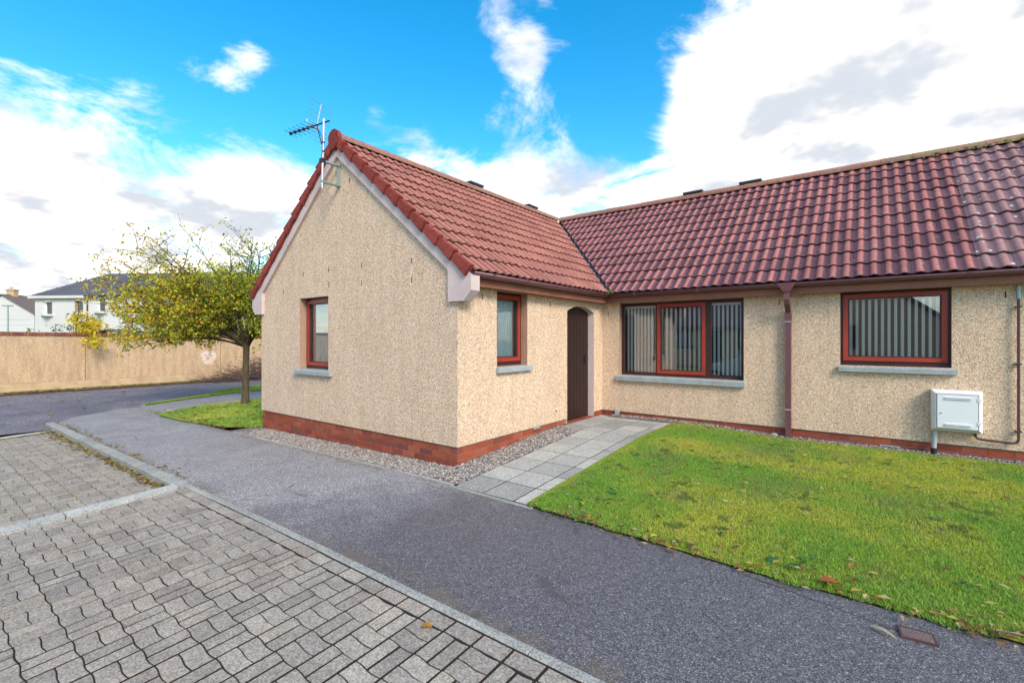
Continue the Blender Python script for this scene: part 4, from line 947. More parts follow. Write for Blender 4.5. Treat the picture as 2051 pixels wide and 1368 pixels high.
# ------------------------------------------------------------------ grass (stuff)
def vnoise(x, y, s, seed=0):
    x = x*s+seed*17.3; y = y*s+seed*9.1; xi = np.floor(x).astype(int); yi = np.floor(y).astype(int); fx = x-xi; fy = y-yi
    h = lambda a, b: (np.sin(a*127.1+b*311.7+seed*74.7)*43758.5453) % 1
    fx = fx*fx*(3-2*fx); fy = fy*fy*(3-2*fy)
    return (h(xi, yi)*(1-fx)+h(xi+1, yi)*fx)*(1-fy)+(h(xi, yi+1)*(1-fx)+h(xi+1, yi+1)*fx)*fy
def blades(name, x, y, z, parent, hgt=.021, wid=.0030, yellow=0.0):
    n = len(x); a = rng.random(n)*6.28; h = hgt*(.5+rng.random(n)*.9); w = wid*(.7+.6*rng.random(n)); lean = rng.normal(0, .55, (n, 2))*h[:, None]
    bx, by = np.cos(a)*w, np.sin(a)*w
    V = np.zeros((n, 3, 3)); V[:, 0] = np.stack([x-bx, y-by, z-.004], 1); V[:, 1] = np.stack([x+bx, y+by, z-.004], 1); V[:, 2] = np.stack([x+lean[:, 0], y+lean[:, 1], z+h], 1)
    n1 = vnoise(x, y, 1.3, 1); n2 = vnoise(x, y, 4.5, 2); n3 = vnoise(x, y, 14, 3); n4 = vnoise(x, y, 3.1, 5)
    green = np.array([.30, .53, .075]); yel = np.array([.66, .66, .10]); straw = np.array([.48, .40, .20]); clover = np.array([.05, .16, .06])
    t = np.clip((.55*n1+.3*n2+.15*n3-.33)*2.4+yellow, 0, 1)[:, None]; c = green*(1-t)+yel*t
    s = ((rng.random(n) < .09+.36*np.clip(n4-.55, 0, 1)*2)[:, None])*1.0; c = c*(1-s)+straw*s*(.6+.5*rng.random((n, 1)))
    cl = (n2*n3 > .62)[:, None]*1.0; c = c*(1-cl*.6)+clover*cl*.6; c = c*(.5+1.0*rng.random((n, 1)))
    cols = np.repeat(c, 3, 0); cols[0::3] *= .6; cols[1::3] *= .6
    me = fastmesh(name, V.reshape(-1, 3), np.arange(3*n).reshape(-1, 3), 'grass', cols); o = link(name, me, parent); o['kind'] = 'stuff'; return o
def lawn_edge(x): return np.interp(x, [1.36, 1.6, 3.3, 4.5, 9.5], [-.50, -.54, -.64, -.62, -.62])
zl = np.vectorize(zlawn)
n = 640000; x = 1.36+rng.random(n)**1.25*6.6; y = -.66+rng.random(n)*4.32
edge = lawn_edge(x)+.07*(vnoise(x, y*0, 5, 8)-.5)+.05*(vnoise(x, y*0, 19, 6)-.5); xl = 1.40+.05*np.interp(y, [-.5, 3.6], [0, 2.5])+.08*(vnoise(y, x*0, 4, 4)-.5)+.04*(vnoise(y, x*0, 17, 9)-.5)
k = (y > edge) & (x > xl) & (y < 3.63+.05*(vnoise(x, y*0, 6, 3)-.5)); x, y = x[k], y[k]
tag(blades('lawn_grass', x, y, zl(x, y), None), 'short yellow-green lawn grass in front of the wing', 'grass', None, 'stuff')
n = 90000; y = -.55+rng.random(n)**1.6*9; x0 = np.interp(y, [-.55, .1, .64, 1.6, 2.15, 5, 14], [-8.5, -9.2, -9.6, -9.63, -9.78, -10.28, -10.38]); x1 = np.interp(y, [-.55, -.45, -.25, 0, 14], [-7.2, -6.0, -5.35, -4.99, -4.99])
x = x0+(x1-x0)*rng.random(n); zz = np.array([zx(q) for q in x])+.015
tag(blades('tree_lawn_grass', x, y, zz, None, .035, .006, -.12), 'green grass patch round the foot of the tree', 'grass', None, 'stuff')
n = 30000; y = -.2+rng.random(n)*10; x0 = np.interp(y, [-.2, 1.6, 2.6, 4, 24], [-10.86, -11.95, -13.3, -13.8, -13.8]); x1 = np.interp(y, [-.2, 1.67, 2.56, 5, 24], [-10.8, -11.7, -11.95, -12.05, -12.05])
x = x0+(x1-x0)*rng.random(n); zz = np.array([zx(q) for q in x])+.012
tag(blades('roadside_verge_grass', x, y, zz, None, .04, .007, -.1), 'thin strip of grass between road and footpath', 'grass', None, 'stuff')

# fallen leaves (stuff) ------------------------------------------------
def litter(name, pts, size, label, pal=None):
    n = len(pts); pts = np.array(pts); pal = np.array(pal if pal is not None else [[.30, .13, .04], [.40, .22, .07], [.24, .09, .03], [.45, .30, .12], [.16, .08, .04], [.42, .34, .05], [.36, .25, .16]])
    a = rng.random(n)*6.28; s = size*(.5+rng.random(n)); c, sn = np.cos(a), np.sin(a); ld = np.array([(-1, 0, 0), (-.2, .55, .25), (1, 0, .08), (-.2, -.55, .25), (.0, 0, 0)])
    V = np.zeros((n, 5, 3)); tilt = rng.normal(0, .35, n)
    for i, (px, py, pzv) in enumerate(ld):
        V[:, i, 0] = pts[:, 0]+(px*c-py*sn)*s; V[:, i, 1] = pts[:, 1]+(px*sn+py*c)*s; V[:, i, 2] = pts[:, 2]+(pzv*(.4+rng.random(n))+.25*np.abs(tilt)+px*tilt*.4)*s+.004
    F = np.array([(0, 4, 1), (4, 2, 1), (0, 3, 4), (4, 3, 2)])[None]+(np.arange(n)*5)[:, None, None]
    col = pal[rng.integers(0, len(pal), n)]*(.6+.7*rng.random((n, 1)))
    o = link(name, fastmesh(name, V.reshape(-1, 3), F.reshape(-1, 3), 'leaf', np.repeat(col, 5, 0))); return tag(o, label, 'leaves', None, 'stuff')
P = []
for i in range(620):
    x = 1.4+random.random()*6; y = -.6+random.random()**1.5*4.1; P.append((x, y, zlawn(x, y)+.020+random.random()*.014))
for i in range(900):
    x = 1.5+random.random()**.8*6
    if random.random() > .2+.8*max(0, math.sin(x*2.3+1)*math.sin(x*5.1+.4)): continue
    y = float(lawn_edge(x))+random.gauss(.0, .045)+.05*max(0, random.gauss(0, 1)); P.append((x, y, max(zlawn(x, y), zx(x))+.004+random.random()*.01))
litter('fallen_leaves', P, .024, 'brown and orange leaves scattered over the lawn and its edge', [[.40, .18, .07], [.50, .30, .12], [.30, .12, .05], [.56, .42, .22], [.20, .11, .07], [.55, .44, .10], [.46, .34, .24]])
P = []
for i in range(70):
    x0 = 1.6+random.random()*5.5; y0 = -.5+random.random()**1.2*3.8
    for j in range(random.randint(4, 9)): x = x0+random.gauss(0, .035); y = y0+random.gauss(0, .035); P.append((x, y, zlawn(x, y)+.012+random.random()*.01))
litter('lawn_weeds', P, .022, 'small dark green broad-leaved weeds growing in the lawn', [[.07, .19, .07], [.09, .24, .08], [.12, .28, .08]])['category'] = 'weeds'
P = []
for i in range(750):
    x = -9.0+random.random()**1.1*6.9; y = -2.255-abs(random.gauss(0, .05))*(1+.6*(x < -5)); P.append((x, y, pz(x, y)+random.random()*.02))
for i in range(160):
    x = -9+random.random()*7; P.append((x, -2.1+abs(random.gauss(0, .06)), zx(x)+.006))
litter('gutter_leaves', P, .024, 'yellow and brown leaves lying against the kerb', [[.42, .34, .06], [.36, .26, .07], [.25, .15, .06], [.45, .40, .10], [.20, .10, .05]])
P = []
for i in range(2600):
    y = -8+random.random()*18; P.append((-17.0-abs(random.gauss(0, .4)), y, -.405+random.random()*.02))
for i in range(420):
    y = -.5+random.random()**2*5; x = random.uniform(-9.4, -5.2); P.append((x, y, zx(x)+.04))
for i in range(60): P.append((random.uniform(-17, -10), random.uniform(-6, 3), -.43))
litter('roadside_leaves', P, .05, 'yellow leaves along the foot of the boundary wall', [[.45, .36, .06], [.40, .24, .06], [.30, .16, .06], [.5, .42, .1], [.22, .2, .06]])
def one_leaf(name, loc, ln, wd, col, label, rot):
    mb = MB(); n = 6; V = []
    for i in range(n+1):
        t = i/n; w = wd*math.sin(math.pi*min(1, t*.9+.08))**.8; z = .012*math.sin(t*3.1); V += [(ln*(t-.5), -w, z+.008), (ln*(t-.5), 0, z), (ln*(t-.5), w, z+.008)]
    F = []
    for i in range(n):
        for j in range(2): F.append((3*i+j, 3*i+3+j, 3*i+4+j, 3*i+1+j))
    mb.add(V, F, True, col=[col]*len(V)); o = mb.build(name, 'leaf'); o.location = loc; o.rotation_euler = (0, 0, rot); tag(o, label, 'leaf'); return o
one_leaf('fallen_leaf', (2.02, -2.34, zbay(2, -2.34)+.012), .06, .022, (.50, .26, .05, 1), 'orange leaf lying on the paving blocks next to the edging', .6)
one_leaf('fallen_leaf', (3.98, -.92, zx(3)+.01), .13, .012, (.62, .52, .34, 1), 'long pale leaf lying on tarmac beside the drain cover', -.9+R(20))
one_leaf('fallen_leaf', (4.06, 1.85, zlawn(4, 1.85)+.04), .06, .025, (.60, .48, .03, 1), 'bright yellow leaf lying in the middle of the lawn', .4)
one_leaf('fallen_leaf', (3.72, -.56, zx(3)+.05), .10, .04, (.50, .17, .05, 1), 'large red-orange leaf at the lawn edge near the drain cover', .2)

# ------------------------------------------------------------------ boundary wall
bw_ = tag(empty('boundary_wall', (-18, 2, -.43)), 'long beige pebble-dashed boundary wall with red brick coping', 'wall')
def wp(name, mb, mat): return at(mb.build(name, mat), bw_)
WX = -18.0
def wtop(y): return 1.42-.011*(y+2)
ys = [-14, -8.6, -4.35, -.02, 4.3, 8.6, 13, 18]
for a, b in zip(ys[:-1], ys[1:]):
    mb = MB(); mb.prism([(WX, a+.008, -.14), (WX, b-.008, -.14), (WX, b-.008, wtop(b)), (WX, a+.008, wtop(a))], (-.22, 0, 0)); wp('render_panel', mb, 'harl_wall')
wp('movement_joint', MB().box((WX-.2, -14, -.5), (WX-.02, 18, 1.2)), 'slot')
M['plinth'] = plain('stained_plinth', srgb(196, 168, 132), .9, .15, 3, .6, .2)
wp('plinth', MB().box((WX-.24, -14, -.6), (WX+.035, 18, -.145)), 'plinth')
M['patchrender'] = plain('pale_render_patch', srgb(214, 190, 172), .9, .15, 5, .3, .3)
mb = MB(); mb.prism([(WX+.006, 3.85+.27*math.cos(q)*(1+.2*math.sin(3*q)+.1*math.cos(7*q)), .52+.34*math.sin(q)*(1+.15*math.cos(2*q)+.08*math.sin(5*q))) for q in [i*math.pi/10 for i in range(20)]], (-.03, 0, 0)); wp('render_patch', mb, 'patchrender')
cb = MB().box((-.265, 0, 0), (.045, .066, .105)).mesh('coping_brick', 'coping'); y = -6.0; nb = 0
while y < 15:
    o = link('coping_brick', cb); o.location = (WX, y, wtop(y)+.002+random.uniform(-.002, .002)); at(o, bw_); y += .0755; nb += 1
mb = MB()
y = -14.0
while y < -6.01: mb.box((WX-.265, y, wtop(y)), (WX+.045, min(y+.066, -6.005), wtop(y)+.105), rnd=random.random()); y += .0755
while y < 15.02: y += .0755
while y < 18: mb.box((WX-.265, y, wtop(y)), (WX+.045, y+.066, wtop(y)+.105), rnd=random.random()); y += .0755
tag(wp('far_coping_bricks', mb, 'coping'), kind='stuff')

# brush pile against the wall
mb = MB()
for i in range(1500):
    t = random.random()**.8; y = 3.5+t*5.5; hgt = .08+.85*sst(t, 0, .5); p = Vector((-17.2+random.gauss(0, .45)+.25, y+random.gauss(0, .25), -.42+random.random()*hgt)); dv = Vector((random.gauss(0, .5), random.gauss(-.15, 1), random.gauss(.1, .28))).normalized()*random.uniform(.3, .95)
    q = p+dv*.5+Vector((0, 0, random.uniform(-.03, .08))); e = p+dv; e.z = max(e.z, -.4); q.z = max(q.z, -.4); r0 = random.uniform(.005, .013); mb.tube([p, q, e], [r0, r0*.8, r0*.3], 4, False)
tag(mb.build('brush_pile', 'twig'), 'heap of cut brown branches against the boundary wall behind the tree', 'branches', None, 'stuff')

# ------------------------------------------------------------------ trees and shrubs
def tree_leaves(name, pts, size, pal, parent, wts=None, bias=None, wts2=None):
    n = len(pts); pts = np.asarray(pts); a = rng.random(n)*6.28; s = size*(.6+.7*rng.random(n)); nx = rng.normal(0, 1, (n, 3)); nx /= np.linalg.norm(nx, axis=1)[:, None]
    t = np.cross(nx, rng.normal(0, 1, (n, 3))); t /= np.linalg.norm(t, axis=1)[:, None]; b = np.cross(nx, t)
    V = np.stack([pts-t*s[:, None], pts+b*s[:, None]*.55+nx*s[:, None]*.12, pts+t*s[:, None], pts-b*s[:, None]*.55+nx*s[:, None]*.12], 1)
    F = np.arange(4*n).reshape(-1, 4); pal = np.array(pal); idx = rng.choice(len(pal), n, p=wts)
    if bias is not None: idx = np.where(rng.random(n) < bias(pts), rng.choice(len(pal), n, p=wts2), idx)
    col = pal[idx]*(.65+.7*rng.random((n, 1)))
    o = link(name, fastmesh(name, V.reshape(-1, 3), F, 'leaf', np.repeat(col, 4, 0))); 
    if parent: at(o, parent)
    return o
TB = Vector((-9.05, 1.47, -.42))
tree = tag(empty('autumn_tree', TB), 'small spreading tree with yellow and green autumn leaves beside the gable', 'tree')
def tree_build():
    rs = random.Random(11); segs = MB(); leaf = []
    top = TB+Vector((.03, .02, 1.62))
    segs.tube([TB+Vector((0, 0, -.1)), TB+Vector((0, 0, .06)), TB+Vector((.01, 0, .35)), TB+Vector((.0, .01, 1.0)), top], [.15, .105, .082, .072, .078], 12)
    trunk = at(segs.build('trunk', 'bark'), tree)
    br = MB()
    def curve(p, q, bend, n=5):
        m = (p+q)/2+bend; return [p*(1-t)**2+m*2*t*(1-t)+q*t*t for t in [i/n for i in range(n+1)]]
    def leaves(p, dens, spread):
        for _ in range(int(dens)+(rs.random() < dens % 1)): leaf.append(tuple(p+Vector((rs.gauss(0, spread), rs.gauss(0, spread), rs.gauss(0, spread*.8)))))
    L = -RGT; F_ = FWD
    limbs = []   # lateral (left +), depth, height of limb ends, chosen for a wide flat crown
    for k in range(26):
        limbs.append((rs.uniform(-1.6, 3.0), rs.uniform(-1.8, 1.8), rs.uniform(2.0, 3.5)))
    for k in range(20): limbs.append((rs.uniform(-1.6, 3.3), rs.uniform(-1.5, 1.5), rs.uniform(3.0, 4.1)))
    limbs += [(3.2, .1, 1.6), (2.8, -.5, 1.4), (3.0, .4, 1.9), (3.3, -.1, 2.3), (3.5, -.3, 3.15), (2.6, .5, 3.8), (1.5, .2, 4.3), (.2, -.3, 4.0), (2.7, .6, 1.7), (2.3, -.8, 1.75), (2.9, -.2, 2.4), (1.2, -1.2, 2.0), (-.7, .2, 3.4), (-1.2, -.5, 2.4), (.6, 1.2, 2.8), (3.1, .9, 2.9), (1.6, -.6, 2.9), (-1.4, .6, 3.3)]
    for la, de, h in limbs:
        e = TB+L*la+F_*de+Vector((0, 0, h)); st = top+Vector((rs.gauss(0, .03), rs.gauss(0, .03), rs.uniform(-.12, .03)))
        c = curve(st, e, Vector((0, 0, .55 if h < 2.6 else .25))+L*rs.uniform(-.25, .25), 7); r0 = .036 if h > 2 else .028
        br.tube(c, [r0*(1-.85*i/7) for i in range(8)], 6, False)
        for j in range(9):
            t = .35+.65*j/8; i = min(6, int(t*7)); p = c[i].lerp(c[i+1], t*7-i); dv = Vector((rs.gauss(0, .75), rs.gauss(0, .75), rs.gauss(.0, .38))); ln = rs.uniform(.35, .95)
            dv = (dv.normalized()*.9+(e-st).normalized()*.6).normalized()*ln; q = p+dv; q.z = max(q.z, TB.z+1.45+.4*rs.random()); cc = curve(p, q, Vector((0, 0, .08)), 4); br.tube(cc, [.011, .009, .007, .005, .003], 4, False)
            for m in range(5):
                tt = (m+1)/5; pp = cc[int(tt*4)]; dv2 = Vector((rs.gauss(0, 1), rs.gauss(0, 1), rs.gauss(.1, .7))).normalized()*rs.uniform(.14, .4); qq = pp+dv2
                br.tube([pp, (pp+qq)/2+Vector((0, 0, .015)), qq], [.005, .004, .002], 3, False)
                hh = qq.z-TB.z; dens = 15 if hh < 2.9 else (12 if hh < 3.5 else 5)
                for s in range(3): leaves(pp.lerp(qq, .4+.3*s), dens/3, .055)
    at(br.build('branch', 'bark'), tree)
    pal = [[.66, .60, .04], [.48, .53, .04], [.28, .36, .04], [.78, .58, .05], [.76, .42, .05], [.15, .21, .03], [.56, .26, .06]]
    tree_leaves('crown', leaf, .037, pal, tree, [.24, .14, .08, .26, .16, .05, .07], lambda q: np.clip(.75-.30*((q-np.array(TB)) @ np.array(-RGT)), .1, .95), [.14, .34, .30, .05, .02, .14, .01])
tree_build()
sy = tag(empty('yellow_shrub', (-18.9, -.1, -.5)), 'bright yellow-leaved young shrub behind the boundary wall', 'shrub')
mb = MB(); lf = []
ctr = pix(176, 662, 17.0)
for i in range(22):
    e = pix(random.uniform(148, 204), random.uniform(632, 690), 16.9+random.uniform(-.6, .5)); s0 = Vector((-18.9, -.1, -.5))
    if e.x > -18.3 and e.z < 1.55: e.x = max(e.x, -17.9)
    mb.tube([s0, s0.lerp(e, .5)+Vector((-.35, 0, .75)), e+Vector((-.1, 0, .25)), e], [.018, .012, .007, .003], 5, False)
    for j in range(40): lf.append(tuple(e+Vector((random.gauss(0, .13), random.gauss(0, .16), random.gauss(0, .1)))))
at(mb.build('stem', 'bark'), sy); tree_leaves('foliage', lf, .062, [[.78, .56, .03], [.70, .60, .05], [.75, .40, .04], [.40, .40, .04]], sy, [.4, .3, .15, .15])
def weed(u, v, dep, h, n, label, pal):
    b0 = pix(u, v, dep); b0.z = -.5; o = tag(empty('tall_weed', b0), label, 'plant'); mb = MB(); lf = []
    for i in range(n):
        e = pix(u+random.uniform(-14, 14), v-random.uniform(0, h), dep+random.uniform(-.4, .4)); mb.tube([b0, b0.lerp(e, .55)+Vector((0, random.gauss(0, .08), 0)), e], [.014, .009, .003], 4, False)
        for j in range(14): lf.append(tuple(b0.lerp(e, .6+.4*random.random())+Vector((random.gauss(0, .06), random.gauss(0, .08), random.gauss(0, .06)))))
    at(mb.build('stem', 'bark'), o); tree_leaves('foliage', lf, .07, pal, o)
GP = [[.10, .16, .05], [.16, .20, .06], [.2, .2, .1]]
weed(118, 668, 19.5, 20, 7, 'leafy green weed above the wall below the white house windows', GP)
weed(57, 668, 20.5, 12, 6, 'low green weed above the wall in the gap between the white houses', GP)
weed(137, 668, 19.8, 30, 4, 'thin bare-stemmed weed above the wall right of the leafy weed', [[.2, .18, .1], [.16, .17, .08]])

# ------------------------------------------------------------------ houses beyond the wall
M['wh'] = plain('white_render', srgb(202, 199, 195), .9, .2, .5, .2)
def slatemat(name, a, b):
    t = NT(name, .8, .3); p = worldpos(t); n = t.noise(.6, 5, .6, p); c = t.mix(n, a, b); n2 = t.noise(8, 4, .6, t.scale(p, (1, 1, 3))); c = t.mix(.5, c, t.ramp(n2, [(.3, (.6, .6, .6)), (.7, (1.25, 1.25, 1.25))]), 'MULTIPLY'); t.base(c); return t.m
M['slate'] = slatemat('grey_roof_tiles', srgb(74, 74, 84), srgb(98, 96, 104)); M['brownroof'] = slatemat('brown_roof_tiles', srgb(96, 84, 80), srgb(122, 108, 102))
M['dkglass'] = plain('dark_window_glass', srgb(60, 64, 70), .1, .6, 2, .3); M['woodcurt'] = plain('curtain_fabric', srgb(150, 130, 104), .9, .1, 6, .2)
HZ0 = -.6
def far_window(to3, a, b, c, d, par, curt=False):
    mb = MB(); fr(mb, to3, a, b, c, d, .09, -.02, .12); w = sub('window', mb, 'wh', par)
    g0 = MB(); g0.add([to3(a+.09, c+.09, .05), to3(b-.09, c+.09, .05), to3(b-.09, d-.09, .05), to3(a+.09, d-.09, .05)], [(0, 1, 2, 3)]); g0.build('pane', 'dkglass', w)
    g2 = MB().box(to3(a+.09, c+.09, .04), to3((a+b)/2-.15, d-.09, .046)); g2.build('curtain', 'woodcurt' if curt else 'blind', w)
    mb = MB().box(to3(a-.15, c-.12, -.1), to3(b+.15, c, .02)); mb.build('sill', 'wh', w)
def far_house():
    depth = 48.0; A = pix(70, 678, depth); Bm = pix(187, 678, depth-.6); fwd_h = Vector((FWD.x, FWD.y, 0))
    u = (pix(300, 678, depth-1.2)-A); u.z = 0; u.normalize(); nb = Vector((-u.y, u.x, 0))
    if nb.dot(fwd_h) < 0: nb = -nb
    o = tag(empty('white_house', (A.x, A.y, HZ0)), 'white rendered house with hipped grey roof beyond the wall behind the tree', 'house')
    T = lambda a, z, q: tuple(Vector((A.x, A.y, 0))+u*a+nb*q+Vector((0, 0, z)))
    LEN = 26; EZ = 1.3+(678-592)/941*depth; dep = 8.0; RZh = EZ+2.75; ez0 = EZ
    px2a = lambda px: (px-70)/941*depth
    wins = [(px2a(90), px2a(108), 1.3+(678-629)/941*depth, 1.3+(678-605)/941*depth), (px2a(158), px2a(176), 1.3+(678-626)/941*depth, 1.3+(678-603)/941*depth), (px2a(206), px2a(224), 1.3+(678-624)/941*depth, 1.3+(678-600)/941*depth), (px2a(300), px2a(318), 3.7, 5.0), (px2a(390), px2a(410), 3.7, 5.0), (px2a(470), px2a(490), 3.7, 5.0)]
    wins = [(a-.1, b+.1, c-.08, d+.1) for a, b, c, d in wins]
    mb = MB(); rect_wall(mb, T, 0, LEN, HZ0, EZ, wins, .1); mb.add([T(0, HZ0, 0), T(0, HZ0, dep), T(0, EZ, dep), T(0, EZ, 0)], [(0, 1, 2, 3)]); mb.add([T(LEN, HZ0, 0), T(LEN, HZ0, dep), T(LEN, EZ, dep), T(LEN, EZ, 0)], [(3, 2, 1, 0)])
    mb.add([T(0, HZ0, dep), T(LEN, HZ0, dep), T(LEN, EZ, dep), T(0, EZ, dep)], [(3, 2, 1, 0)]); at(mb.build('wall', 'wh'), o)
    for i, wv in enumerate(wins): far_window(T, *wv, o, i == 1)
    mb = MB(); ov = .35; r1 = [T(4.1, RZh, dep/2), T(LEN-6, RZh, dep/2)]; e0 = EZ-.02
    mb.add([T(-ov, e0, -ov), T(LEN+ov, e0, -ov), r1[1], r1[0]], [(0, 1, 2, 3)]); mb.add([T(-ov, e0, dep+ov), T(-ov, e0, -ov), r1[0]], [(0, 1, 2)]); mb.add([T(LEN+ov, e0, -ov), T(LEN+ov, e0, dep+ov), r1[1]], [(0, 1, 2)]); mb.add([T(LEN+ov, e0, dep+ov), T(-ov, e0, dep+ov), r1[0], r1[1]], [(0, 1, 2, 3)])
    mb.add([T(-ov, e0, -ov), T(LEN+ov, e0, -ov), T(LEN+ov, e0, dep+ov), T(-ov, e0, dep+ov)], [(3, 2, 1, 0)]); rf = at(mb.build('roof', 'slate'), o)
    for i in range(9):        # courses of the hipped front slope stand a little proud
        t = i/9; a0 = -ov+(4.1+ov)*t; a1 = LEN+ov-(6.0+ov)*t; q = -ov+(dep/2+ov)*t; z = e0+(RZh-e0)*t; b = MB(); b.add([T(a0, z+.05, q-.02), T(a1, z+.05, q-.02), T(a1, z-.03, q-.05), T(a0, z-.03, q-.05)], [(3, 2, 1, 0)]); b.build('slate_course', 'slate', rf)
    at(MB().obox(T(-.35, EZ-.30, -.40), Vector(T(6.2, 0, 0))-Vector(T(0, 0, 0)), nb*.3, Vector((0, 0, .26))).build('fascia', 'wh'), o)
    at(MB().tube([T(px2a(187), EZ, -.1), T(px2a(187), HZ0, -.1)], .06, 6).build('downpipe', 'frame'), o)
    at(MB().obox(T(6.0, EZ-.16, -.45), u*(LEN-6), nb*.14, Vector((0, 0, .12))).build('gutter', 'frame'), o)
    return T(4.15, RZh-.02, dep/2)
gp = far_house()
gl_ = tag(empty('gull', Vector(gp)+Vector((0, 0, 0))), 'gull standing on the ridge of the white house', 'bird')
bmx = bmesh.new(); bmesh.ops.create_uvsphere(bmx, u_segments=10, v_segments=8, radius=.13)
for v in bmx.verts: v.co = Vector((v.co.x*2.0*(1-.15*(v.co.x > .1)), v.co.y*.8, v.co.z*.85+.24+(.06 if v.co.x < -.15 else 0)))
bmesh.ops.create_uvsphere(bmx, u_segments=8, v_segments=6, radius=.075, matrix=Matrix.Translation((-.25, 0, .42)))
bmesh.ops.create_cone(bmx, cap_ends=True, segments=6, radius1=.03, radius2=.004, depth=.12, matrix=Matrix.Translation((-.35, 0, .40)) @ Matrix.Rotation(R(-90), 4, 'Y'))
me = bpy.data.meshes.new('body'); bmx.to_mesh(me); bmx.free(); me.materials.append(M['greypl']); o = link('body', me, gl_)
for yy in (-.03, .03): MB().tube([(.0, yy, -.02), (.0, yy, .16)], .012, 5).build('leg', 'black', gl_)
gl_.rotation_euler = (0, 0, YAW)
def left_house():
    depth = 68.0; c0 = pix(-45, 678, depth); u = RGT.copy(); nb = FWD.copy(); o = tag(empty('gable_house', (c0.x, c0.y, HZ0)), 'white gable end of a house with brown roof at the far left', 'house')
    T = lambda a, z, q: tuple(Vector((c0.x, c0.y, 0))+u*a+nb*q+Vector((0, 0, z)))
    px2a = lambda px: (px+45)/941*depth; zz = lambda v: 1.3+(678-v)/941*depth
    R0 = px2a(68); apex = px2a(5); EZ = zz(627); AZ = zz(591)
    mb = MB(); L0 = 2*apex-R0; P = [T(L0, HZ0, 0), T(R0, HZ0, 0), T(R0, EZ, 0), T(apex, AZ, 0), T(L0, EZ, 0)]; mb.prism(P, nb*9); at(mb.build('wall', 'wh'), o)
    mb = MB(); sl_ = lambda t: AZ+.05-(AZ-EZ)*t
    for sg, e in ((1, R0), (-1, L0)): mb.prism([T(apex, AZ+.02, -.25), T(apex, AZ+.22, -.25), T(e+.35*sg, EZ-.0, -.25), T(e+.35*sg, EZ-.2, -.25)], nb*9.5)
    rf = at(mb.build('roof', 'brownroof'), o)
    ch = MB().obox(T(apex-.55, AZ-.2, 1.0), u*1.1, nb*.7, Vector((0, 0, 1.0))); ch.obox(T(apex-.65, AZ+.8, .9), u*1.3, nb*.9, Vector((0, 0, .18))); ch.build('chimney', 'harl_wall', rf)
    MB().tube([T(apex-.1, AZ+.95, 1.3), T(apex-.1, AZ+1.3, 1.3)], .15, 8).build('chimney_pot', 'harl_wall', rf)
    # pale corner strip of the return wall, wall seams
    for v in (640, 651): at(MB().obox(T(L0+.4, zz(v), -.02), u*(R0-L0-.8), nb*.03, Vector((0, 0, .05))).build('render_bead', 'greypl'), o)
    # roof running back to the right
    mb = MB(); mb.prism([T(apex, AZ, .2), T(apex, AZ+.2, .2), T(px2a(69)+.3, EZ+.1, .2), T(px2a(69)+.3, EZ-.1, .2)], nb*9); 
left_house()
lp = tag(empty('lamp_post', pix(16, 678, 40)), 'grey street lamp post in front of the far-left white gable', 'street lamp'); b0 = pix(16, 678, 40); b0.z = HZ0; lp.location = b0
tz = 1.3+(678-613)/941*40
at(MB().tube([b0, (b0.x, b0.y, tz)], [.075, .05], 8).build('post', 'galv'), lp); hd = MB(); hd.obox(Vector((b0.x, b0.y, tz))-RGT*.45-FWD*.1, RGT*.8, FWD*.22, Vector((0, 0, .09))); at(hd.build('lamp_head', 'galv'), lp)
# dark shed roof and green van-like shelter peeping over the wall
sh = tag(empty('garden_shed', pix(195, 678, 24)), 'dark garden shelter with low curved roof just above the wall', 'shed'); mb = MB(); s0 = pix(148, 678, 24); u = RGT
P = [s0+u*(2.3*i/12)+Vector((0, 0, .36+.14*math.sin(math.pi*i/12))) for i in range(13)]; P += [p-Vector((0, 0, .09)) for p in P[::-1]]; mb.prism(P, FWD*1.8); sh.location = (s0.x, s0.y, HZ0); at(mb.build('roof', 'black'), sh)
for q in (.05, 2.2): at(MB().obox(s0+u*q-Vector((0, 0, 1.9)), u*.07, FWD*.07, Vector((0, 0, 2.28))).build('post', 'black'), sh)
hd = tag(empty('far_hedge', pix(470, 678, 23)), 'blue-green hedge above the wall behind the tree trunk', 'hedge'); b0 = pix(470, 678, 23); hd.location = (b0.x, b0.y, HZ0); lf = []
for i in range(1500): p = pix(random.uniform(418, 560), 678, 23+random.uniform(-.4, .8)); p.z = random.uniform(-.4, 1.3+.55*(1-abs(random.random()-.5))); lf.append(tuple(p))
tree_leaves('foliage', lf, .07, [[.05, .11, .08], [.07, .14, .09], [.06, .10, .05]], hd)
mb = MB()
for k in range(6): p = pix(430+k*24, 678, 23.2); p.z = HZ0; mb.tube([p, p+Vector((.05, 0, 1.6))], [.04, .015], 5)
at(mb.build('stem', 'bark'), hd)

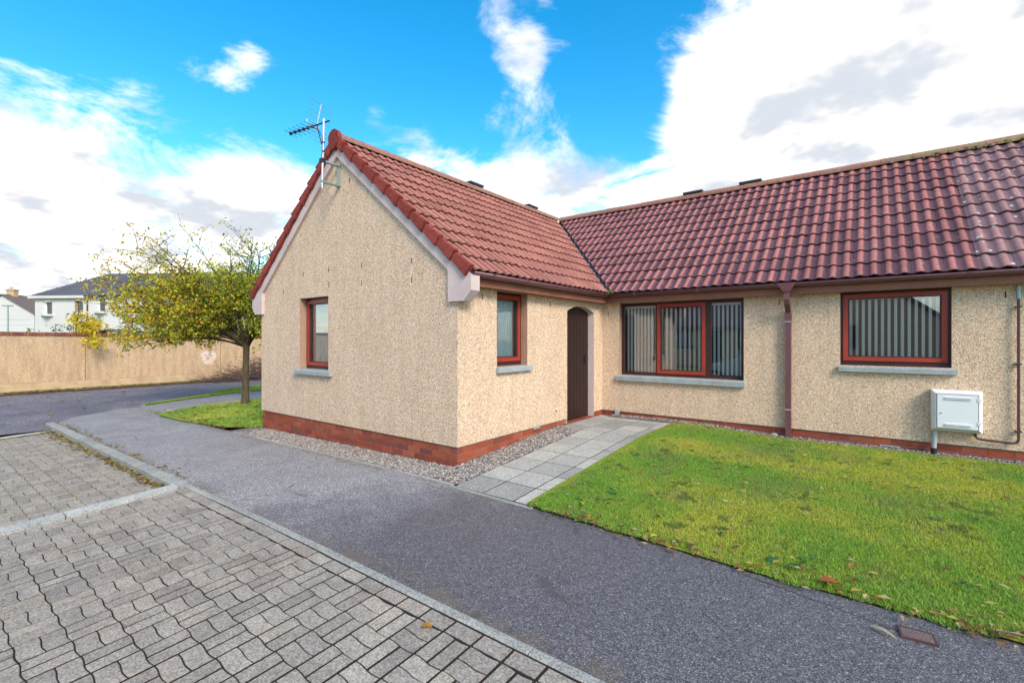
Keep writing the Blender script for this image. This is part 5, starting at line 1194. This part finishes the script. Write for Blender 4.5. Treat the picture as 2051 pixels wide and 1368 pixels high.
# ------------------------------------------------------------------ what the windows mirror: the houses across the court and a parked car
opp = tag(empty('opposite_bungalow', (0, -18, -.4)), 'beige bungalow across the court, mirrored in the windows', 'house')
def op(name, mb, mat): return at(mb.build(name, mat), opp)
YB = -18.8; zg_ = -.45
def gblock(x0, x1, yf):
    m = (x0+x1)/2; az = 2.05+.815*(x1-x0)/2
    mb = MB(); mb.prism([(x0, yf, zg_), (x1, yf, zg_), (x1, yf, 2.05), (m, yf, az), (x0, yf, 2.05)], (0, -7, 0)); op('gable_wall', mb, 'harl')
    mb = MB()
    for sg in (1, -1):
        e = m+sg*(x1-x0)/2; mb.prism([(m, yf+.1, az+.02), (m, yf+.1, az+.24), (e+sg*.3, yf+.1, 2.05-.245+.24), (e+sg*.3, yf+.1, 2.05-.245+.02)], (0, -7.2, 0), )
    mb.at['roll'] = [.3]*len(mb.v); op('gable_roof', mb, 'tile_old')
    mb = MB(); fr(mb, lambda u, z, q: (u, yf+q, z), m-1.3, m-.4, .8, 1.95, .1, 0, .03); op('window_frame', mb, 'sash'); op('window_pane', MB().box((m-1.2, yf+.004, .9), (m-.5, yf+.015, 1.85)), 'dkglass')
gblock(1.4, 6.4, -15); gblock(-12.6, -7.6, -15)
op('wing_wall', MB().box((-7.6, YB, zg_), (1.4, YB-4, 2.05)), 'harl')
mb = MB(); mb.prism([(-8.5, YB+.3, 1.85), (-8.5, YB+.3, 2.07), (-8.5, YB-2.5, 4.3), (-8.5, YB-2.5, 4.1)], (11, 0, 0)); mb.at['roll'] = [.3]*len(mb.v); op('wing_roof', mb, 'tile_old')
op('fascia', MB().box((-7.6, YB+.1, 1.9), (1.4, YB+.16, 2.06)), 'fascia')
for a, b in ((-6.6, -4.9), (-2.4, -.4)):
    mb = MB(); fr(mb, lambda u, z, q: (u, YB+q, z), a, b, .7, 1.9, .09, 0, .03); mb.box(((a+b)/2-.05, YB, .7), ((a+b)/2+.05, YB+.03, 1.9)); op('window_frame', mb, 'frame'); op('window_pane', MB().box((a+.08, YB+.003, .78), (b-.08, YB+.012, 1.82)), 'dkglass')
    n = int((b-a)/.2)
    for i in range(n): op('blind_slat', MB().box((a+.12+i*.2, YB+.014, .8), (a+.19+i*.2, YB+.018, 1.8)), 'blind')
op('door', MB().box((-4.2, YB+.002, -.2), (-3.3, YB+.03, 1.8)), 'doorwood')
oc = sheet('court', lin(-14, 9, 6), lambda x: -15.0, lambda x: -9.5, 2, lambda x, y: -.45, 'road', 'x')
og = sheet('court_lawn', lin(-7.6, 1.4, 4), lambda x: -18.8, lambda x: -15.0, 2, lambda x, y: -.44, 'turf', 'x')
bs = tag(empty('court_shrub', (8.2, -14.5, -.5)), 'dark green rounded shrub beside the bungalow across the court', 'shrub'); lf = []
for i in range(1600):
    q = Vector((random.gauss(0, 1), random.gauss(0, 1), random.gauss(0, 1))).normalized()*random.random()**.4; lf.append((8.2+q.x*1.3, -14.5+q.y*1.1, .9+q.z*1.4))
tree_leaves('foliage', lf, .09, [[.05, .09, .02], [.08, .12, .03], [.2, .2, .04]], bs); at(MB().tube([(8.2, -14.5, -.6), (8.2, -14.5, .8)], [.1, .04], 6).build('stem', 'bark'), bs)
def carpaint():
    t = NT('silver_blue_paint', .25, .6); t.base(srgb(172, 196, 208)); t.b.inputs['Metallic'].default_value = .35; t.b.inputs['Coat Weight'].default_value = .6; return t.m
M['car'] = carpaint(); M['tyre'] = plain('rubber', srgb(28, 28, 30), .85, .2, 10, .2)
car = tag(empty('parked_car', (1.2, -6.1, -.4)), 'silver-blue hatchback parked in the bay, mirrored in the wide window', 'car')
def car_build():
    zb = zbay(1, -6)
    prof_ = [(-.98, .30), (-.95, .55), (-.80, .72), (-.2, .86), (.15, .92), (.75, 1.36), (1.2, 1.46), (2.1, 1.44), (2.7, 1.28), (3.0, .98), (3.08, .6), (3.05, .30)]
    low = .22; mb = MB(); V = []; secs = [(-.84, .0), (-.80, .06), (-.62, .10), (0, .115), (.62, .10), (.80, .06), (.84, .0)]; n = len(prof_)
    for yy, up in secs:
        for x, z in prof_:
            k = 1-.16*max(0, (z-.85)/.6) ; V.append((x, yy*k, z+(up if z > .6 else 0)*(.3 if z < 1 else .5)))
    F = []
    for i in range(len(secs)-1):
        for j in range(n-1): F.append((i*n+j, i*n+j+1, (i+1)*n+j+1, (i+1)*n+j))
    F.append(tuple(range(n-1, -1, -1))); F.append(tuple((len(secs)-1)*n+j for j in range(n)))
    mb.add(V, F); o = mb.build('body', 'car'); o.location = (0, -6.1, zb); at(o, car)
    for sy in (-1, 1):
        g = MB(); yy = .775*sy
        for P in ([(.30, .96), (.78, 1.30), (1.25, 1.36), (1.25, .95)], [(1.31, .95), (1.31, 1.37), (2.05, 1.36), (2.05, .96)], [(2.11, .97), (2.11, 1.35), (2.55, 1.24), (2.75, 1.02)]):
            g.prism([(x, yy*(1-.10*max(0, (z-.85)/.6))+.012*sy, z) for x, z in P], (0, .02*sy, 0))
        o = g.build('side_window', 'dkglass'); o.location = (0, -6.1, zb); at(o, car)
        for xx in (-.32, 2.35):
            w = MB().tube([(xx, .66*sy, .31), (xx, .85*sy, .31)], .31, 20); o = w.build('wheel', 'tyre'); o.location = (0, -6.1, zb); at(o, car)
            r_ = MB().tube([(xx, .84*sy, .31), (xx, .862*sy, .31)], .20, 10).build('rim', 'alu', o)
        o = MB().obox((-.93, .5*sy, .58), (.18, 0, .06), (0, .22*sy, 0), (0, 0, .13)).build('headlight', 'white'); o.location = (0, -6.1, zb); at(o, car)
        o = MB().obox((.45, .80*sy, .93), (.16, 0, 0), (0, .14*sy, 0), (0, 0, .12)).build('mirror', 'car'); o.location = (0, -6.1, zb); at(o, car)
    o = MB().add([(.19, -.62, .985), (.19, .62, .985), (.76, .56, 1.42), (.76, -.56, 1.42)], [(0, 1, 2, 3)]).build('windscreen', 'dkglass'); o.location = (-.02, -6.1, zb+.02); at(o, car)
car_build()
